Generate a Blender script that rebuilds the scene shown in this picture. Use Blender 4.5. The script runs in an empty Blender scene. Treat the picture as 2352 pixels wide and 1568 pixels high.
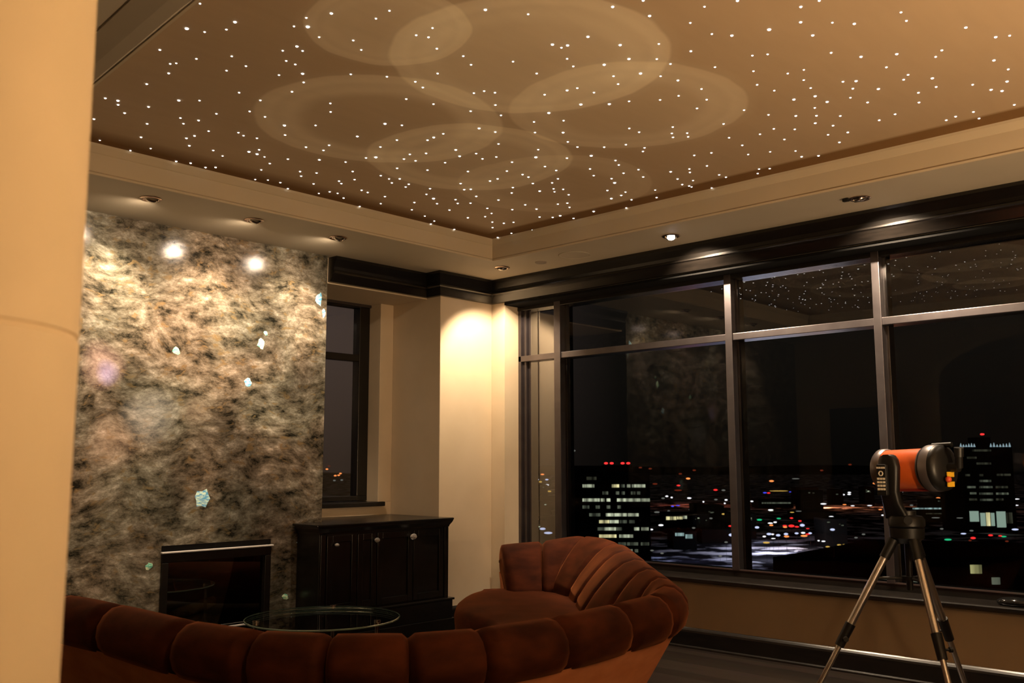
import bpy, bmesh, math, random
from mathutils import Vector, Matrix, noise
random.seed(7)
scn = bpy.context.scene
COL = scn.collection
R = math.radians
H = 1.36                       # height of the camera above the floor

# ------------------------------------------------------------ camera, world, big lights, exposure
cam = bpy.data.cameras.new('camera')
cam.sensor_width = 36.0
cam.lens = 2171.27/2352*36
cam.clip_end = 9000
co = bpy.data.objects.new('camera', cam); COL.objects.link(co)
yaw, pit, rol = R(43.49495), R(7.37856), R(-0.09156)
f = Vector((math.cos(yaw)*math.cos(pit), math.sin(yaw)*math.cos(pit), math.sin(pit)))
r0 = Vector((math.sin(yaw), -math.cos(yaw), 0)); u0 = r0.cross(f)
r_ = r0*math.cos(rol)+u0*math.sin(rol); u_ = r_.cross(f)
co.matrix_world = Matrix(((r_.x, u_.x, -f.x, 0), (r_.y, u_.y, -f.y, 0), (r_.z, u_.z, -f.z, H), (0, 0, 0, 1)))
scn.camera = co
cam.dof.use_dof = True
cam.dof.focus_distance = 7.0
cam.dof.aperture_fstop = 4.5

vs = scn.view_settings
scn.display_settings.display_device = 'sRGB'
vs.view_transform = 'Standard'; vs.look = 'None'; vs.gamma = 1; vs.use_curve_mapping = False
vs.exposure = 0.0

w = bpy.data.worlds.new('night_sky'); scn.world = w; w.use_nodes = True
nt = w.node_tree; nt.nodes.clear()
def wn(t): return nt.nodes.new(t)
out = wn('ShaderNodeOutputWorld'); bg = wn('ShaderNodeBackground')
tc = wn('ShaderNodeTexCoord'); sep = wn('ShaderNodeSeparateXYZ')
nt.links.new(tc.outputs['Generated'], sep.inputs[0])
# town glow: brighter towards +Y, fading with height
mr = wn('ShaderNodeMapRange'); mr.inputs['From Min'].default_value = 0.60; mr.inputs['From Max'].default_value = 0.86
nt.links.new(sep.outputs['Y'], mr.inputs['Value'])
mix = wn('ShaderNodeMix'); mix.data_type = 'RGBA'
mix.inputs['A'].default_value = (0.0062, 0.0052, 0.0042, 1)
mix.inputs['B'].default_value = (0.075, 0.052, 0.046, 1)
nt.links.new(mr.outputs[0], mix.inputs['Factor'])
hz = wn('ShaderNodeMapRange'); hz.inputs['From Min'].default_value = 0.0; hz.inputs['From Max'].default_value = 0.14
hz.inputs['To Min'].default_value = 0.40; hz.inputs['To Max'].default_value = 1.0
nt.links.new(sep.outputs['Z'], hz.inputs['Value'])
vm = wn('ShaderNodeVectorMath'); vm.operation = 'SCALE'
nt.links.new(mix.outputs['Result'], vm.inputs[0]); nt.links.new(hz.outputs[0], vm.inputs['Scale'])
nt.links.new(vm.outputs[0], bg.inputs['Color']); bg.inputs['Strength'].default_value = 1.0
nt.links.new(bg.outputs[0], out.inputs[0])

WARM = (1.0, 0.67, 0.37)
SPOT = (1.0, 0.76, 0.52)

# ------------------------------------------------------------ helpers
def link(o, parent=None):
    COL.objects.link(o)
    if parent is not None: o.parent = parent
    return o
def tag(o, label, cat, group=None, kind=None):
    if label: o['label'] = label
    if cat: o['category'] = cat
    if group: o['group'] = group
    if kind: o['kind'] = kind
    return o
def empty(name, loc, label, cat, group=None):
    o = bpy.data.objects.new(name, None); o.empty_display_size = 0.1
    o.location = loc; COL.objects.link(o)
    return tag(o, label, cat, group)
def obj(name, bm, mat, parent=None, smooth=False, org=None, bev=0, seg=2, ang=40):
    """world-space bmesh -> object. parent: empties are unrotated, so shift by their location"""
    bmesh.ops.recalc_face_normals(bm, faces=bm.faces)
    p = Vector(org) if org is not None else (Vector(parent_loc(parent)) if parent is not None else Vector((0, 0, 0)))
    for v in bm.verts: v.co -= p
    me = bpy.data.meshes.new(name); bm.to_mesh(me); bm.free()
    for pl in me.polygons: pl.use_smooth = smooth
    if smooth and ang < 180:
        try: me.set_sharp_from_angle(angle=R(ang))
        except Exception: pass
    mats = mat if isinstance(mat, (list, tuple)) else [mat]
    for m in mats: me.materials.append(m)
    o = bpy.data.objects.new(name, me)
    if parent is None: o.location = p
    link(o, parent)
    if bev:
        b = o.modifiers.new('bevel', 'BEVEL'); b.width = bev; b.segments = seg; b.limit_method = 'ANGLE'
    return o
def parent_loc(p):
    v = Vector((0, 0, 0))
    while p is not None: v += p.location; p = p.parent
    return v
def struct(name, bm, mat, **k):
    o = obj(name, bm, mat, **k); o['kind'] = 'structure'; return o
def bx(bm, x0, y0, z0, x1, y1, z1):
    vs_ = [bm.verts.new((x, y, z)) for x in (x0, x1) for y in (y0, y1) for z in (z0, z1)]
    for q in ((0, 1, 3, 2), (4, 6, 7, 5), (0, 4, 5, 1), (2, 3, 7, 6), (0, 2, 6, 4), (1, 5, 7, 3)):
        bm.faces.new([vs_[i] for i in q])
    return vs_
def box(*a):
    bm = bmesh.new(); bx(bm, *a); return bm
def frame(d):
    d = Vector(d).normalized()
    a = Vector((0, 0, 1)) if abs(d.z) < 0.95 else Vector((1, 0, 0))
    s = d.cross(a).normalized(); t = s.cross(d); return s, t
def cyl(bm, a, b, ra, rb=None, n=20, cap=True):
    a = Vector(a); b = Vector(b); rb = ra if rb is None else rb
    s, t = frame(b-a); A = []; B = []
    for i in range(n):
        c, q = math.cos(2*math.pi*i/n), math.sin(2*math.pi*i/n)
        A.append(bm.verts.new(a+(s*c+t*q)*ra)); B.append(bm.verts.new(b+(s*c+t*q)*rb))
    for i in range(n): bm.faces.new((A[i], A[(i+1) % n], B[(i+1) % n], B[i]))
    if cap: bm.faces.new(A); bm.faces.new(B[::-1])
    return bm
def lathe(bm, o, d, prof, n=32):
    """prof: list of (radius, along)"""
    o = Vector(o); d = Vector(d).normalized(); s, t = frame(d); rings = []
    for (r, h) in prof:
        if r < 1e-5: rings.append([bm.verts.new(o+d*h)]); continue
        rings.append([bm.verts.new(o+d*h+(s*math.cos(2*math.pi*i/n)+t*math.sin(2*math.pi*i/n))*r) for i in range(n)])
    for A, B in zip(rings, rings[1:]):
        for i in range(n):
            j = (i+1) % n
            if len(A) == 1 and len(B) == 1: continue
            if len(A) == 1: bm.faces.new((A[0], B[i], B[j]))
            elif len(B) == 1: bm.faces.new((A[i], A[j], B[0]))
            else: bm.faces.new((A[i], A[j], B[j], B[i]))
    return bm
def sweep(bm, path, prof, closed_prof=True, caps=True, up=Vector((0, 0, 1)), closed=False):
    """path: points in plan; prof: (out, z) with out to the right of the travel direction; mitred corners"""
    n = len(path); rings = []
    P = [Vector(p) for p in path]
    for i in range(n):
        if closed: a = (P[i]-P[i-1]).normalized(); b = (P[(i+1) % n]-P[i]).normalized()
        else:
            a = (P[i]-P[i-1]).normalized() if i else (P[1]-P[0]).normalized()
            b = (P[i+1]-P[i]).normalized() if i < n-1 else a
        na = Vector((a.y, -a.x, 0)); nb = Vector((b.y, -b.x, 0))
        m = (na+nb).normalized(); k = 1/max(0.2, m.dot(na))
        rings.append([bm.verts.new(P[i]+m*k*o+Vector((0, 0, z))) for (o, z) in prof])
    m_ = len(prof); rng = range(n if closed else n-1)
    for i in rng:
        A, B = rings[i], rings[(i+1) % n]
        for j in range(m_ if closed_prof else m_-1):
            bm.faces.new((A[j], A[(j+1) % m_], B[(j+1) % m_], B[j]))
    if caps and not closed and closed_prof:
        bm.faces.new(rings[0]); bm.faces.new(rings[-1][::-1])
    return bm
def prism(bm, poly, z0, z1):
    A = [bm.verts.new((x, y, z0)) for x, y in poly]; B = [bm.verts.new((x, y, z1)) for x, y in poly]
    n = len(poly)
    for i in range(n): bm.faces.new((A[i], A[(i+1) % n], B[(i+1) % n], B[i]))
    bm.faces.new(A[::-1]); bm.faces.new(B)
    return bm

# ------------------------------------------------------------ materials
def mat(name, col=(.5, .5, .5), rough=.5, metal=0, spec=.5, emit=None, es=1, **k):
    m = bpy.data.materials.new(name); m.use_nodes = True
    b = m.node_tree.nodes['Principled BSDF']
    b.inputs['Base Color'].default_value = (*col, 1); b.inputs['Roughness'].default_value = rough
    b.inputs['Metallic'].default_value = metal; b.inputs['Specular IOR Level'].default_value = spec
    if emit:
        b.inputs['Emission Color'].default_value = (*emit, 1); b.inputs['Emission Strength'].default_value = es
    for kk, v in k.items(): b.inputs[kk].default_value = v
    return m
def nodes(m):
    return m.node_tree, m.node_tree.nodes['Principled BSDF']
def noisy(m, scale, c0, c1, bump=0, detail=4, stretch=(1, 1, 1), lo=.35, hi=.65, bscale=None, bdist=.002):
    t, b = nodes(m); N = t.nodes.new; L = t.links.new
    g = N('ShaderNodeNewGeometry'); mp = N('ShaderNodeMapping'); mp.inputs['Scale'].default_value = stretch
    L(g.outputs['Position'], mp.inputs[0])
    n = N('ShaderNodeTexNoise'); n.inputs['Scale'].default_value = scale; n.inputs['Detail'].default_value = detail
    L(mp.outputs[0], n.inputs['Vector'])
    cr = N('ShaderNodeValToRGB'); cr.color_ramp.elements[0].position = lo; cr.color_ramp.elements[1].position = hi
    cr.color_ramp.elements[0].color = (*c0, 1); cr.color_ramp.elements[1].color = (*c1, 1)
    L(n.outputs['Fac'], cr.inputs[0]); L(cr.outputs[0], b.inputs['Base Color'])
    if bump:
        n2 = N('ShaderNodeTexNoise'); n2.inputs['Scale'].default_value = bscale or scale*3; n2.inputs['Detail'].default_value = 3
        L(mp.outputs[0], n2.inputs['Vector'])
        bp = N('ShaderNodeBump'); bp.inputs['Strength'].default_value = bump; bp.inputs['Distance'].default_value = bdist
        L(n2.outputs['Fac'], bp.inputs['Height']); L(bp.outputs[0], b.inputs['Normal'])
    return m

M = {}
M['plaster'] = noisy(mat('cream_plaster', rough=.75, spec=.25), 3, (.60, .49, .34), (.64, .525, .37), bump=.15, bscale=60)
M['glassedge'] = mat('glass_edge', (.22, .30, .25), .12, 0, 1.0)
M['bead'] = mat('aluminium_bead', (.42, .38, .40), .3, 1)
M['tan'] = noisy(mat('shaded_cream_paint', rough=.75, spec=.2), 3, (.29, .20, .115), (.31, .215, .125), bump=.15, bscale=60)  # cream wall colour darkened to carry the shade below the sill
M['satin'] = mat('satin_steel', (.75, .72, .70), .45, .6)
M['soffit'] = noisy(mat('soffit_paint', rough=.7, spec=.25), 2, (.47, .41, .31), (.50, .44, .335), bump=.1, bscale=60)
M['fascia'] = noisy(mat('fascia_paint', rough=.6, spec=.3), 2, (.53, .44, .30), (.56, .465, .32))
M['column'] = noisy(mat('column_plaster', rough=.7, spec=.3), 4, (.565, .43, .255), (.61, .465, .28), bump=.2, bscale=25)
M['hall'] = mat('hall_plaster', (.30, .23, .15), .8)
M['blackwood'] = noisy(mat('black_lacquered_wood', rough=.27, spec=.6), 6, (.004, .0033, .0028), (.007, .0055, .0045), stretch=(1, 1, 8), bump=.05, bscale=30)
M['frame'] = noisy(mat('dark_bronze_frame', rough=.36, metal=.96), 8, (.125, .110, .115), (.15, .135, .14))
M['chrome'] = mat('brushed_nickel', (.62, .56, .50), .2, 1)
M['bronze'] = mat('bronze_trim', (.46, .33, .26), .2, 1)
M['steel'] = noisy(mat('tripod_steel', rough=.28, metal=1), 5, (.55, .50, .46), (.62, .57, .52))
M['blackplastic'] = mat('black_plastic', (.007, .0065, .006), .42, 0, .35)
M['blackgloss'] = mat('black_gloss', (.006, .006, .006), .08)
M['orange'] = mat('orange_tube_paint', (.72, .125, .022), .30, 0, .5)
M['darkred'] = mat('dark_red_paint', (.22, .02, .012), .4)
M['silver'] = mat('silver_rim', (.26, .23, .23), .35, .8)
M['yellow'] = mat('yellow_label', (.75, .42, .02), .5)
M['orangered'] = mat('orange_cap', (.6, .08, .02), .5)
M['button'] = mat('pale_keys', (.85, .76, .62), .5)
M['brownhouse'] = mat('fire_brick', (.035, .03, .025), .8)
M['log'] = noisy(mat('ceramic_log', rough=.85), 14, (.07, .045, .025), (.22, .14, .07))
M['greyplastic'] = mat('grey_disc', (.30, .25, .20), .6)
M['knobglass'] = mat('cut_glass_knob', (.75, .72, .7), .06, .6, 1.0)
M['night_black'] = mat('dark_facade', (.003, .003, .003), .95, spec=0)
M['roofdark'] = mat('dark_roof', (.006, .0055, .005), .95, spec=0)

# glass pane: clear sheet with surface reflection
def glassmat(name, ior, tint=(1, 1, 1), rough=0.0):
    m = bpy.data.materials.new(name); m.use_nodes = True; t = m.node_tree; t.nodes.clear()
    N = t.nodes.new; L = t.links.new
    o = N('ShaderNodeOutputMaterial'); mx = N('ShaderNodeMixShader'); tr = N('ShaderNodeBsdfTransparent'); gl = N('ShaderNodeBsdfGlossy')
    fr = N('ShaderNodeFresnel'); fr.inputs['IOR'].default_value = ior
    tr.inputs['Color'].default_value = (*tint, 1); gl.inputs['Roughness'].default_value = rough
    gl.inputs['Color'].default_value = (1, 1, 1, 1)
    # same reflectance from either side of the sheet
    g = N('ShaderNodeNewGeometry')
    L(g.outputs['Normal'], fr.inputs['Normal'])
    L(fr.outputs[0], mx.inputs[0]); L(tr.outputs[0], mx.inputs[1]); L(gl.outputs[0], mx.inputs[2]); L(mx.outputs[0], o.inputs[0])
    return m
M['pane'] = glassmat('window_glass', 1.95, (.78, .80, .78))
M['pane_side'] = glassmat('mirror_like_side_glass', 2.7, (.66, .68, .66))
M['clear'] = glassmat('clear_glass_edge', 1.0001)
M['pane_low'] = glassmat('coated_window_glass', 1.32, (.80, .82, .80))
M['tableglass'] = glassmat('table_glass', 1.5, (.80, .88, .84))

def floor_mat():
    m = mat('dark_wood_floor', rough=.32, spec=.5); t, b = nodes(m); N = t.nodes.new; L = t.links.new
    g = N('ShaderNodeNewGeometry'); mp = N('ShaderNodeMapping'); mp.inputs['Rotation'].default_value = (0, 0, R(90))
    L(g.outputs['Position'], mp.inputs[0])
    br = N('ShaderNodeTexBrick'); br.inputs['Scale'].default_value = 1; br.inputs['Brick Width'].default_value = 1.6
    br.inputs['Row Height'].default_value = .13; br.inputs['Mortar Size'].default_value = .003
    br.inputs['Color1'].default_value = (.010, .007, .005, 1); br.inputs['Color2'].default_value = (.019, .013, .010, 1)
    br.inputs['Mortar'].default_value = (.003, .003, .003, 1)
    L(mp.outputs[0], br.inputs['Vector'])
    n = N('ShaderNodeTexNoise'); n.inputs['Scale'].default_value = 4
    mp2 = N('ShaderNodeMapping'); mp2.inputs['Scale'].default_value = (12, 1, 1); L(g.outputs['Position'], mp2.inputs[0]); L(mp2.outputs[0], n.inputs['Vector'])
    mx = N('ShaderNodeMix'); mx.data_type = 'RGBA'; mx.blend_type = 'MULTIPLY'; mx.inputs['Factor'].default_value = .6
    L(br.outputs['Color'], mx.inputs['A']); L(n.outputs['Color'], mx.inputs['B']); L(mx.outputs['Result'], b.inputs['Base Color'])
    return m
M['floor'] = floor_mat()

def velvet(name, c0, c1, sheen):
    m = mat(name, rough=.8, spec=.1); t, b = nodes(m); N = t.nodes.new; L = t.links.new
    g = N('ShaderNodeNewGeometry')
    n = N('ShaderNodeTexNoise'); n.inputs['Scale'].default_value = 5; n.inputs['Detail'].default_value = 5
    mp = N('ShaderNodeMapping'); mp.inputs['Scale'].default_value = (1, 1, 2.5); L(g.outputs['Position'], mp.inputs[0]); L(mp.outputs[0], n.inputs['Vector'])
    cr = N('ShaderNodeValToRGB'); e = cr.color_ramp.elements
    e[0].position = .34; e[1].position = .68; e[0].color = (*c0, 1); e[1].color = (*c1, 1)
    L(n.outputs['Fac'], cr.inputs[0]); L(cr.outputs[0], b.inputs['Base Color'])
    b.inputs['Sheen Weight'].default_value = sheen; b.inputs['Sheen Roughness'].default_value = .3
    b.inputs['Sheen Tint'].default_value = (.9, .30, .10, 1)
    n2 = N('ShaderNodeTexNoise'); n2.inputs['Scale'].default_value = 260; L(g.outputs['Position'], n2.inputs['Vector'])
    bp = N('ShaderNodeBump'); bp.inputs['Strength'].default_value = .35; bp.inputs['Distance'].default_value = .002
    L(n2.outputs['Fac'], bp.inputs['Height']); L(bp.outputs[0], b.inputs['Normal'])
    return m
M['velvet'] = velvet('rust_velvet', (.034, .0082, .0030), (.088, .0205, .0070), .40)
M['velvet_shell'] = velvet('brushed_rust_velvet', (.72, .25, .10), (.86, .33, .14), .3)

def stone():
    m = mat('labradorite_granite', rough=.12, spec=.45); t, b = nodes(m); N = t.nodes.new; L = t.links.new
    g = N('ShaderNodeNewGeometry')
    # swirling warp
    w0 = N('ShaderNodeTexNoise'); w0.inputs['Scale'].default_value = 1.6; w0.inputs['Detail'].default_value = 2; L(g.outputs['Position'], w0.inputs['Vector'])
    sb = N('ShaderNodeVectorMath'); sb.operation = 'SUBTRACT'; sb.inputs[1].default_value = (.5, .5, .5); L(w0.outputs['Color'], sb.inputs[0])
    sc = N('ShaderNodeVectorMath'); sc.operation = 'SCALE'; sc.inputs['Scale'].default_value = .22; L(sb.outputs[0], sc.inputs[0])
    ad = N('ShaderNodeVectorMath'); ad.operation = 'ADD'; L(g.outputs['Position'], ad.inputs[0]); L(sc.outputs[0], ad.inputs[1])
    mp = N('ShaderNodeMapping'); mp.inputs['Rotation'].default_value = (0, R(20), 0); mp.inputs['Scale'].default_value = (1, 1, 1.9); L(ad.outputs[0], mp.inputs[0])
    n1 = N('ShaderNodeTexNoise'); n1.inputs['Scale'].default_value = 6.2; n1.inputs['Detail'].default_value = 10; n1.inputs['Roughness'].default_value = .72
    L(mp.outputs[0], n1.inputs['Vector'])
    cr = N('ShaderNodeValToRGB'); e = cr.color_ramp.elements
    e[0].position = .34; e[0].color = (.008, .008, .006, 1); e[1].position = .74; e[1].color = (.58, .53, .46, 1)
    for p_, c in ((.40, (.035, .031, .022)), (.47, (.095, .081, .058)), (.54, (.155, .137, .105)), (.62, (.26, .235, .19))):
        x = e.new(p_); x.color = (*c, 1)
    L(n1.outputs['Fac'], cr.inputs[0])
    # golden and rust veins
    n2 = N('ShaderNodeTexNoise'); n2.inputs['Scale'].default_value = 13; n2.inputs['Detail'].default_value = 6; n2.inputs['Distortion'].default_value = .6
    L(mp.outputs[0], n2.inputs['Vector'])
    r2 = N('ShaderNodeMapRange'); r2.inputs['From Min'].default_value = .58; r2.inputs['From Max'].default_value = .70; L(n2.outputs['Fac'], r2.inputs['Value'])
    mx = N('ShaderNodeMix'); mx.data_type = 'RGBA'; L(r2.outputs[0], mx.inputs['Factor']); L(cr.outputs[0], mx.inputs['A']); mx.inputs['B'].default_value = (.15, .108, .055, 1)
    # mauve and blue-green zones
    n3 = N('ShaderNodeTexNoise'); n3.inputs['Scale'].default_value = 1.7; n3.inputs['Detail'].default_value = 2; L(ad.outputs[0], n3.inputs['Vector'])
    hs = N('ShaderNodeValToRGB'); h = hs.color_ramp.elements
    h[0].position = .38; h[0].color = (.90, .97, .97, 1); h[1].position = .62; h[1].color = (1.05, .92, .88, 1)
    L(n3.outputs['Fac'], hs.inputs[0])
    m2 = N('ShaderNodeMix'); m2.data_type = 'RGBA'; m2.blend_type = 'MULTIPLY'; m2.inputs['Factor'].default_value = .8
    L(mx.outputs['Result'], m2.inputs['A']); L(hs.outputs[0], m2.inputs['B'])
    n5 = N('ShaderNodeTexNoise'); n5.inputs['Scale'].default_value = 1.1; n5.inputs['Detail'].default_value = 3; n5.inputs['Distortion'].default_value = .8; L(ad.outputs[0], n5.inputs['Vector'])
    r5 = N('ShaderNodeMapRange'); r5.inputs['From Min'].default_value = .36; r5.inputs['From Max'].default_value = .64; r5.inputs['To Min'].default_value = .55; r5.inputs['To Max'].default_value = 1.35; L(n5.outputs['Fac'], r5.inputs['Value'])
    m5 = N('ShaderNodeVectorMath'); m5.operation = 'SCALE'; L(m2.outputs['Result'], m5.inputs[0]); L(r5.outputs[0], m5.inputs['Scale'])
    cur = m5.outputs[0]
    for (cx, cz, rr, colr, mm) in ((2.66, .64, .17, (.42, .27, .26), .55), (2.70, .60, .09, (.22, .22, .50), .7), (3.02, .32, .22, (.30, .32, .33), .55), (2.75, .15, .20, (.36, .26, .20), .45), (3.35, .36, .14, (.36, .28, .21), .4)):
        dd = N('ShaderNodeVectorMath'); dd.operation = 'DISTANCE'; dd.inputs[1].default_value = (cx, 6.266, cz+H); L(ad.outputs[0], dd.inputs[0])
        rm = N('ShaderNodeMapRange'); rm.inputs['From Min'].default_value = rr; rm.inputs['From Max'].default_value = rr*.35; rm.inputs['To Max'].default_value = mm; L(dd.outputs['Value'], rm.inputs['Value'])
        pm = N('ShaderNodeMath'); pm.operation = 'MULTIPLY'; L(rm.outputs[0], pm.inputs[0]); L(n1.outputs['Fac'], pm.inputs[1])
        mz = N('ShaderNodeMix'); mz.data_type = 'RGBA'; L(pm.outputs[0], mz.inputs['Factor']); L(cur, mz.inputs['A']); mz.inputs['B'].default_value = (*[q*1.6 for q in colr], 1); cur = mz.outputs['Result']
    # dark scaly flakes
    v = N('ShaderNodeTexVoronoi'); v.inputs['Scale'].default_value = 19; v.feature = 'DISTANCE_TO_EDGE'; L(mp.outputs[0], v.inputs['Vector'])
    r3 = N('ShaderNodeMapRange'); r3.inputs['From Min'].default_value = 0; r3.inputs['From Max'].default_value = .12
    r3.inputs['To Min'].default_value = .80; r3.inputs['To Max'].default_value = 1; L(v.outputs['Distance'], r3.inputs['Value'])
    m3 = N('ShaderNodeMix'); m3.data_type = 'RGBA'; m3.blend_type = 'MULTIPLY'; m3.inputs['Factor'].default_value = .8
    L(cur, m3.inputs['A']); L(r3.outputs[0], m3.inputs['B']); L(m3.outputs['Result'], b.inputs['Base Color'])
    bp = N('ShaderNodeBump'); bp.inputs['Strength'].default_value = .25; bp.inputs['Distance'].default_value = .004
    L(n1.outputs['Fac'], bp.inputs['Height']); L(bp.outputs[0], b.inputs['Normal'])
    return m
M['stone'] = stone()
def flash(name, c0, c1):
    m = mat(name, rough=.3, spec=1, metal=0); noisy(m, 40, c0, c1, stretch=(1, 1, 2.5), lo=.4, hi=.58); return m
M['flash_blue'] = flash('blue_crystal', (.10, .42, .75), (.72, .95, .85))
M['flash_green'] = flash('green_crystal', (.12, .50, .38), (.75, .85, .60))
M['flash_violet'] = flash('violet_crystal', (.10, .13, .45), (.42, .36, .40))

# painted star ceiling: swirled discs of paler glaze over brown, darker along the two far edges
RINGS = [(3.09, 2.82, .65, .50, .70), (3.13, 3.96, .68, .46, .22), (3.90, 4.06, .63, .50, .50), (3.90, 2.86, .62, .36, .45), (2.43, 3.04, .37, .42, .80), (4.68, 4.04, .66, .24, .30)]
def mural():
    m = mat('painted_star_ceiling', rough=.7, spec=.25); t, b = nodes(m); N = t.nodes.new; L = t.links.new
    g = N('ShaderNodeNewGeometry')
    wn_ = N('ShaderNodeTexNoise'); wn_.inputs['Scale'].default_value = 2.2; wn_.inputs['Detail'].default_value = 2; L(g.outputs['Position'], wn_.inputs['Vector'])
    s0 = N('ShaderNodeVectorMath'); s0.operation = 'SUBTRACT'; s0.inputs[1].default_value = (.5, .5, .5); L(wn_.outputs['Color'], s0.inputs[0])
    s1 = N('ShaderNodeVectorMath'); s1.operation = 'SCALE'; s1.inputs['Scale'].default_value = .09; L(s0.outputs[0], s1.inputs[0])
    ad = N('ShaderNodeVectorMath'); ad.operation = 'ADD'; L(g.outputs['Position'], ad.inputs[0]); L(s1.outputs[0], ad.inputs[1])
    acc = None
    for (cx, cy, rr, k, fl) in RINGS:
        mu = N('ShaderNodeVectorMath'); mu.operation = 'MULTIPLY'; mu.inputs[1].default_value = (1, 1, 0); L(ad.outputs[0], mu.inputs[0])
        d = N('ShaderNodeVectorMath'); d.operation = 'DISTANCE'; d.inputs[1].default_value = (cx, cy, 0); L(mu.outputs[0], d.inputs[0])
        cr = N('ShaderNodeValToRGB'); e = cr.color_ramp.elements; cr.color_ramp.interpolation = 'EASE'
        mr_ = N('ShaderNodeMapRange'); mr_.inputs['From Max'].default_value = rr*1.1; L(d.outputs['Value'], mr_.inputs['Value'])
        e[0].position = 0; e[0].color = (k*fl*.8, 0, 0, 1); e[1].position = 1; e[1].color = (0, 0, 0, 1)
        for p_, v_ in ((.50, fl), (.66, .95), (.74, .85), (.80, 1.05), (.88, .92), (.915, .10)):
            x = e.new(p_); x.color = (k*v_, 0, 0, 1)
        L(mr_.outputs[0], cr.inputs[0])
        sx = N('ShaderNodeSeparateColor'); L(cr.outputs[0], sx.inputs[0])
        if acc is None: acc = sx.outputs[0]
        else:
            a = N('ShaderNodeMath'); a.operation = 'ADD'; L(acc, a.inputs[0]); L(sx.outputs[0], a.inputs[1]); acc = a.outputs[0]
    # brushed streaks round the swirls
    ns = N('ShaderNodeTexNoise'); ns.inputs['Scale'].default_value = 3; ns.inputs['Detail'].default_value = 5
    mpp = N('ShaderNodeMapping'); mpp.inputs['Scale'].default_value = (1, 5, 1); mpp.inputs['Rotation'].default_value = (0, 0, R(40)); L(ad.outputs[0], mpp.inputs[0]); L(mpp.outputs[0], ns.inputs['Vector'])
    ml = N('ShaderNodeMath'); ml.operation = 'MULTIPLY_ADD'; ml.inputs[1].default_value = .12; ml.inputs[2].default_value = .94; L(ns.outputs['Fac'], ml.inputs[0])
    # darker towards the two far edges of the tray
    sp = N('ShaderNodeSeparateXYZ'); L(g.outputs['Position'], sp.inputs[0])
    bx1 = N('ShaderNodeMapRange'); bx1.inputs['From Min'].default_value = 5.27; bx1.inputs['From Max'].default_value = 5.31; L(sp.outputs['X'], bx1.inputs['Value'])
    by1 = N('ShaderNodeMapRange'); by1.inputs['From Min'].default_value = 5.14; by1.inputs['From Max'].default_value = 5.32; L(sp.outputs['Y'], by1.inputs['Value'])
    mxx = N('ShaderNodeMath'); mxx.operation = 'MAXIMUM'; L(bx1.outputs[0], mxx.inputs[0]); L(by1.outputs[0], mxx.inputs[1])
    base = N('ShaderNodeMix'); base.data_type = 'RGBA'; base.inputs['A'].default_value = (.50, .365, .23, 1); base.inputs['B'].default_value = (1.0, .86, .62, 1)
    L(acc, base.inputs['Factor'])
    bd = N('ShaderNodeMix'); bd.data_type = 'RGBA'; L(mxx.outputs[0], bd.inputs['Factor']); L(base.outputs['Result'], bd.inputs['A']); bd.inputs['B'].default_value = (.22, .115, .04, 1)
    sc_ = N('ShaderNodeVectorMath'); sc_.operation = 'SCALE'; L(bd.outputs['Result'], sc_.inputs[0]); L(ml.outputs[0], sc_.inputs['Scale'])
    L(sc_.outputs[0], b.inputs['Base Color'])
    return m
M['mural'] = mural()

def emis(name, col, st, sample=False):
    m = bpy.data.materials.new(name); m.use_nodes = True; t = m.node_tree; t.nodes.clear()
    o = t.nodes.new('ShaderNodeOutputMaterial'); e = t.nodes.new('ShaderNodeEmission')
    e.inputs[0].default_value = (*col, 1); e.inputs[1].default_value = st; t.links.new(e.outputs[0], o.inputs[0])
    if not sample: m.cycles.emission_sampling = 'NONE'
    return m
M['star'] = emis('fibre_star_light', (1, .97, .93), 5)
M['bulb'] = emis('halogen_bulb', (1, .86, .80), 60)

# ------------------------------------------------------------ room shell
XW, YP, ZC = 6.20, 6.14, 1.6775      # window wall face, pier face, soffit (above eye)
Z = lambda z: z+H
XB, YB = -2.4, -2.6                   # hidden back walls of the hall
struct('floor', box(XB-.1, YB-.1, -.12, 6.75, 7.1, 0), M['floor'])

# window wall (right)
bm = bmesh.new()
bx(bm, XW, 5.98, 0, 6.60, 7.1, Z(1.95))                   # corner return beside the windows
bx(bm, XW, YB, Z(1.475), 6.60, 5.98, Z(1.95))             # above the windows
struct('wall_right', bm, M['plaster'], bev=.006)
struct('wall_under_window', box(XW, YB, 0, 6.60, 5.98, Z(-.88)), M['tan'])
# far (left in the photo) wall: pier, recess back, lintel, chimney mass
XPL = 5.554; XR = 5.405; YR = 6.79; YF = 6.32
bm = bmesh.new()
bx(bm, XPL, YP, 0, XW, 7.1, Z(1.95))
struct('wall_pier', bm, M['plaster'], bev=.006)
bm = bmesh.new()
bx(bm, 4.0, YR, 0, XPL, 7.1, Z(-.335))                    # under the recess window
bx(bm, XR, YR, Z(-.335), XPL, 7.1, Z(1.474))              # beside it
bx(bm, 4.0, YF, Z(1.465), XPL, 7.1, Z(1.95))              # lintel
struct('wall_recess', bm, M['plaster'], bev=.004)
bm = bmesh.new()
XS = 4.433
FX0, FX1, FZ1, FZ0 = 3.125, 3.978, Z(-.552), .10
bx(bm, .45, 6.266, 0, FX0, 7.1, Z(1.95)); bx(bm, FX1, 6.266, 0, XS, 7.1, Z(1.95))
bx(bm, FX0, 6.266, FZ1, FX1, 7.1, Z(1.95)); bx(bm, FX0, 6.266, 0, FX1, 7.1, FZ0)
wl = struct('wall_left', bm, M['stone'])
wl['label'] = 'polished mottled grey and brown stone chimney wall'
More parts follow.
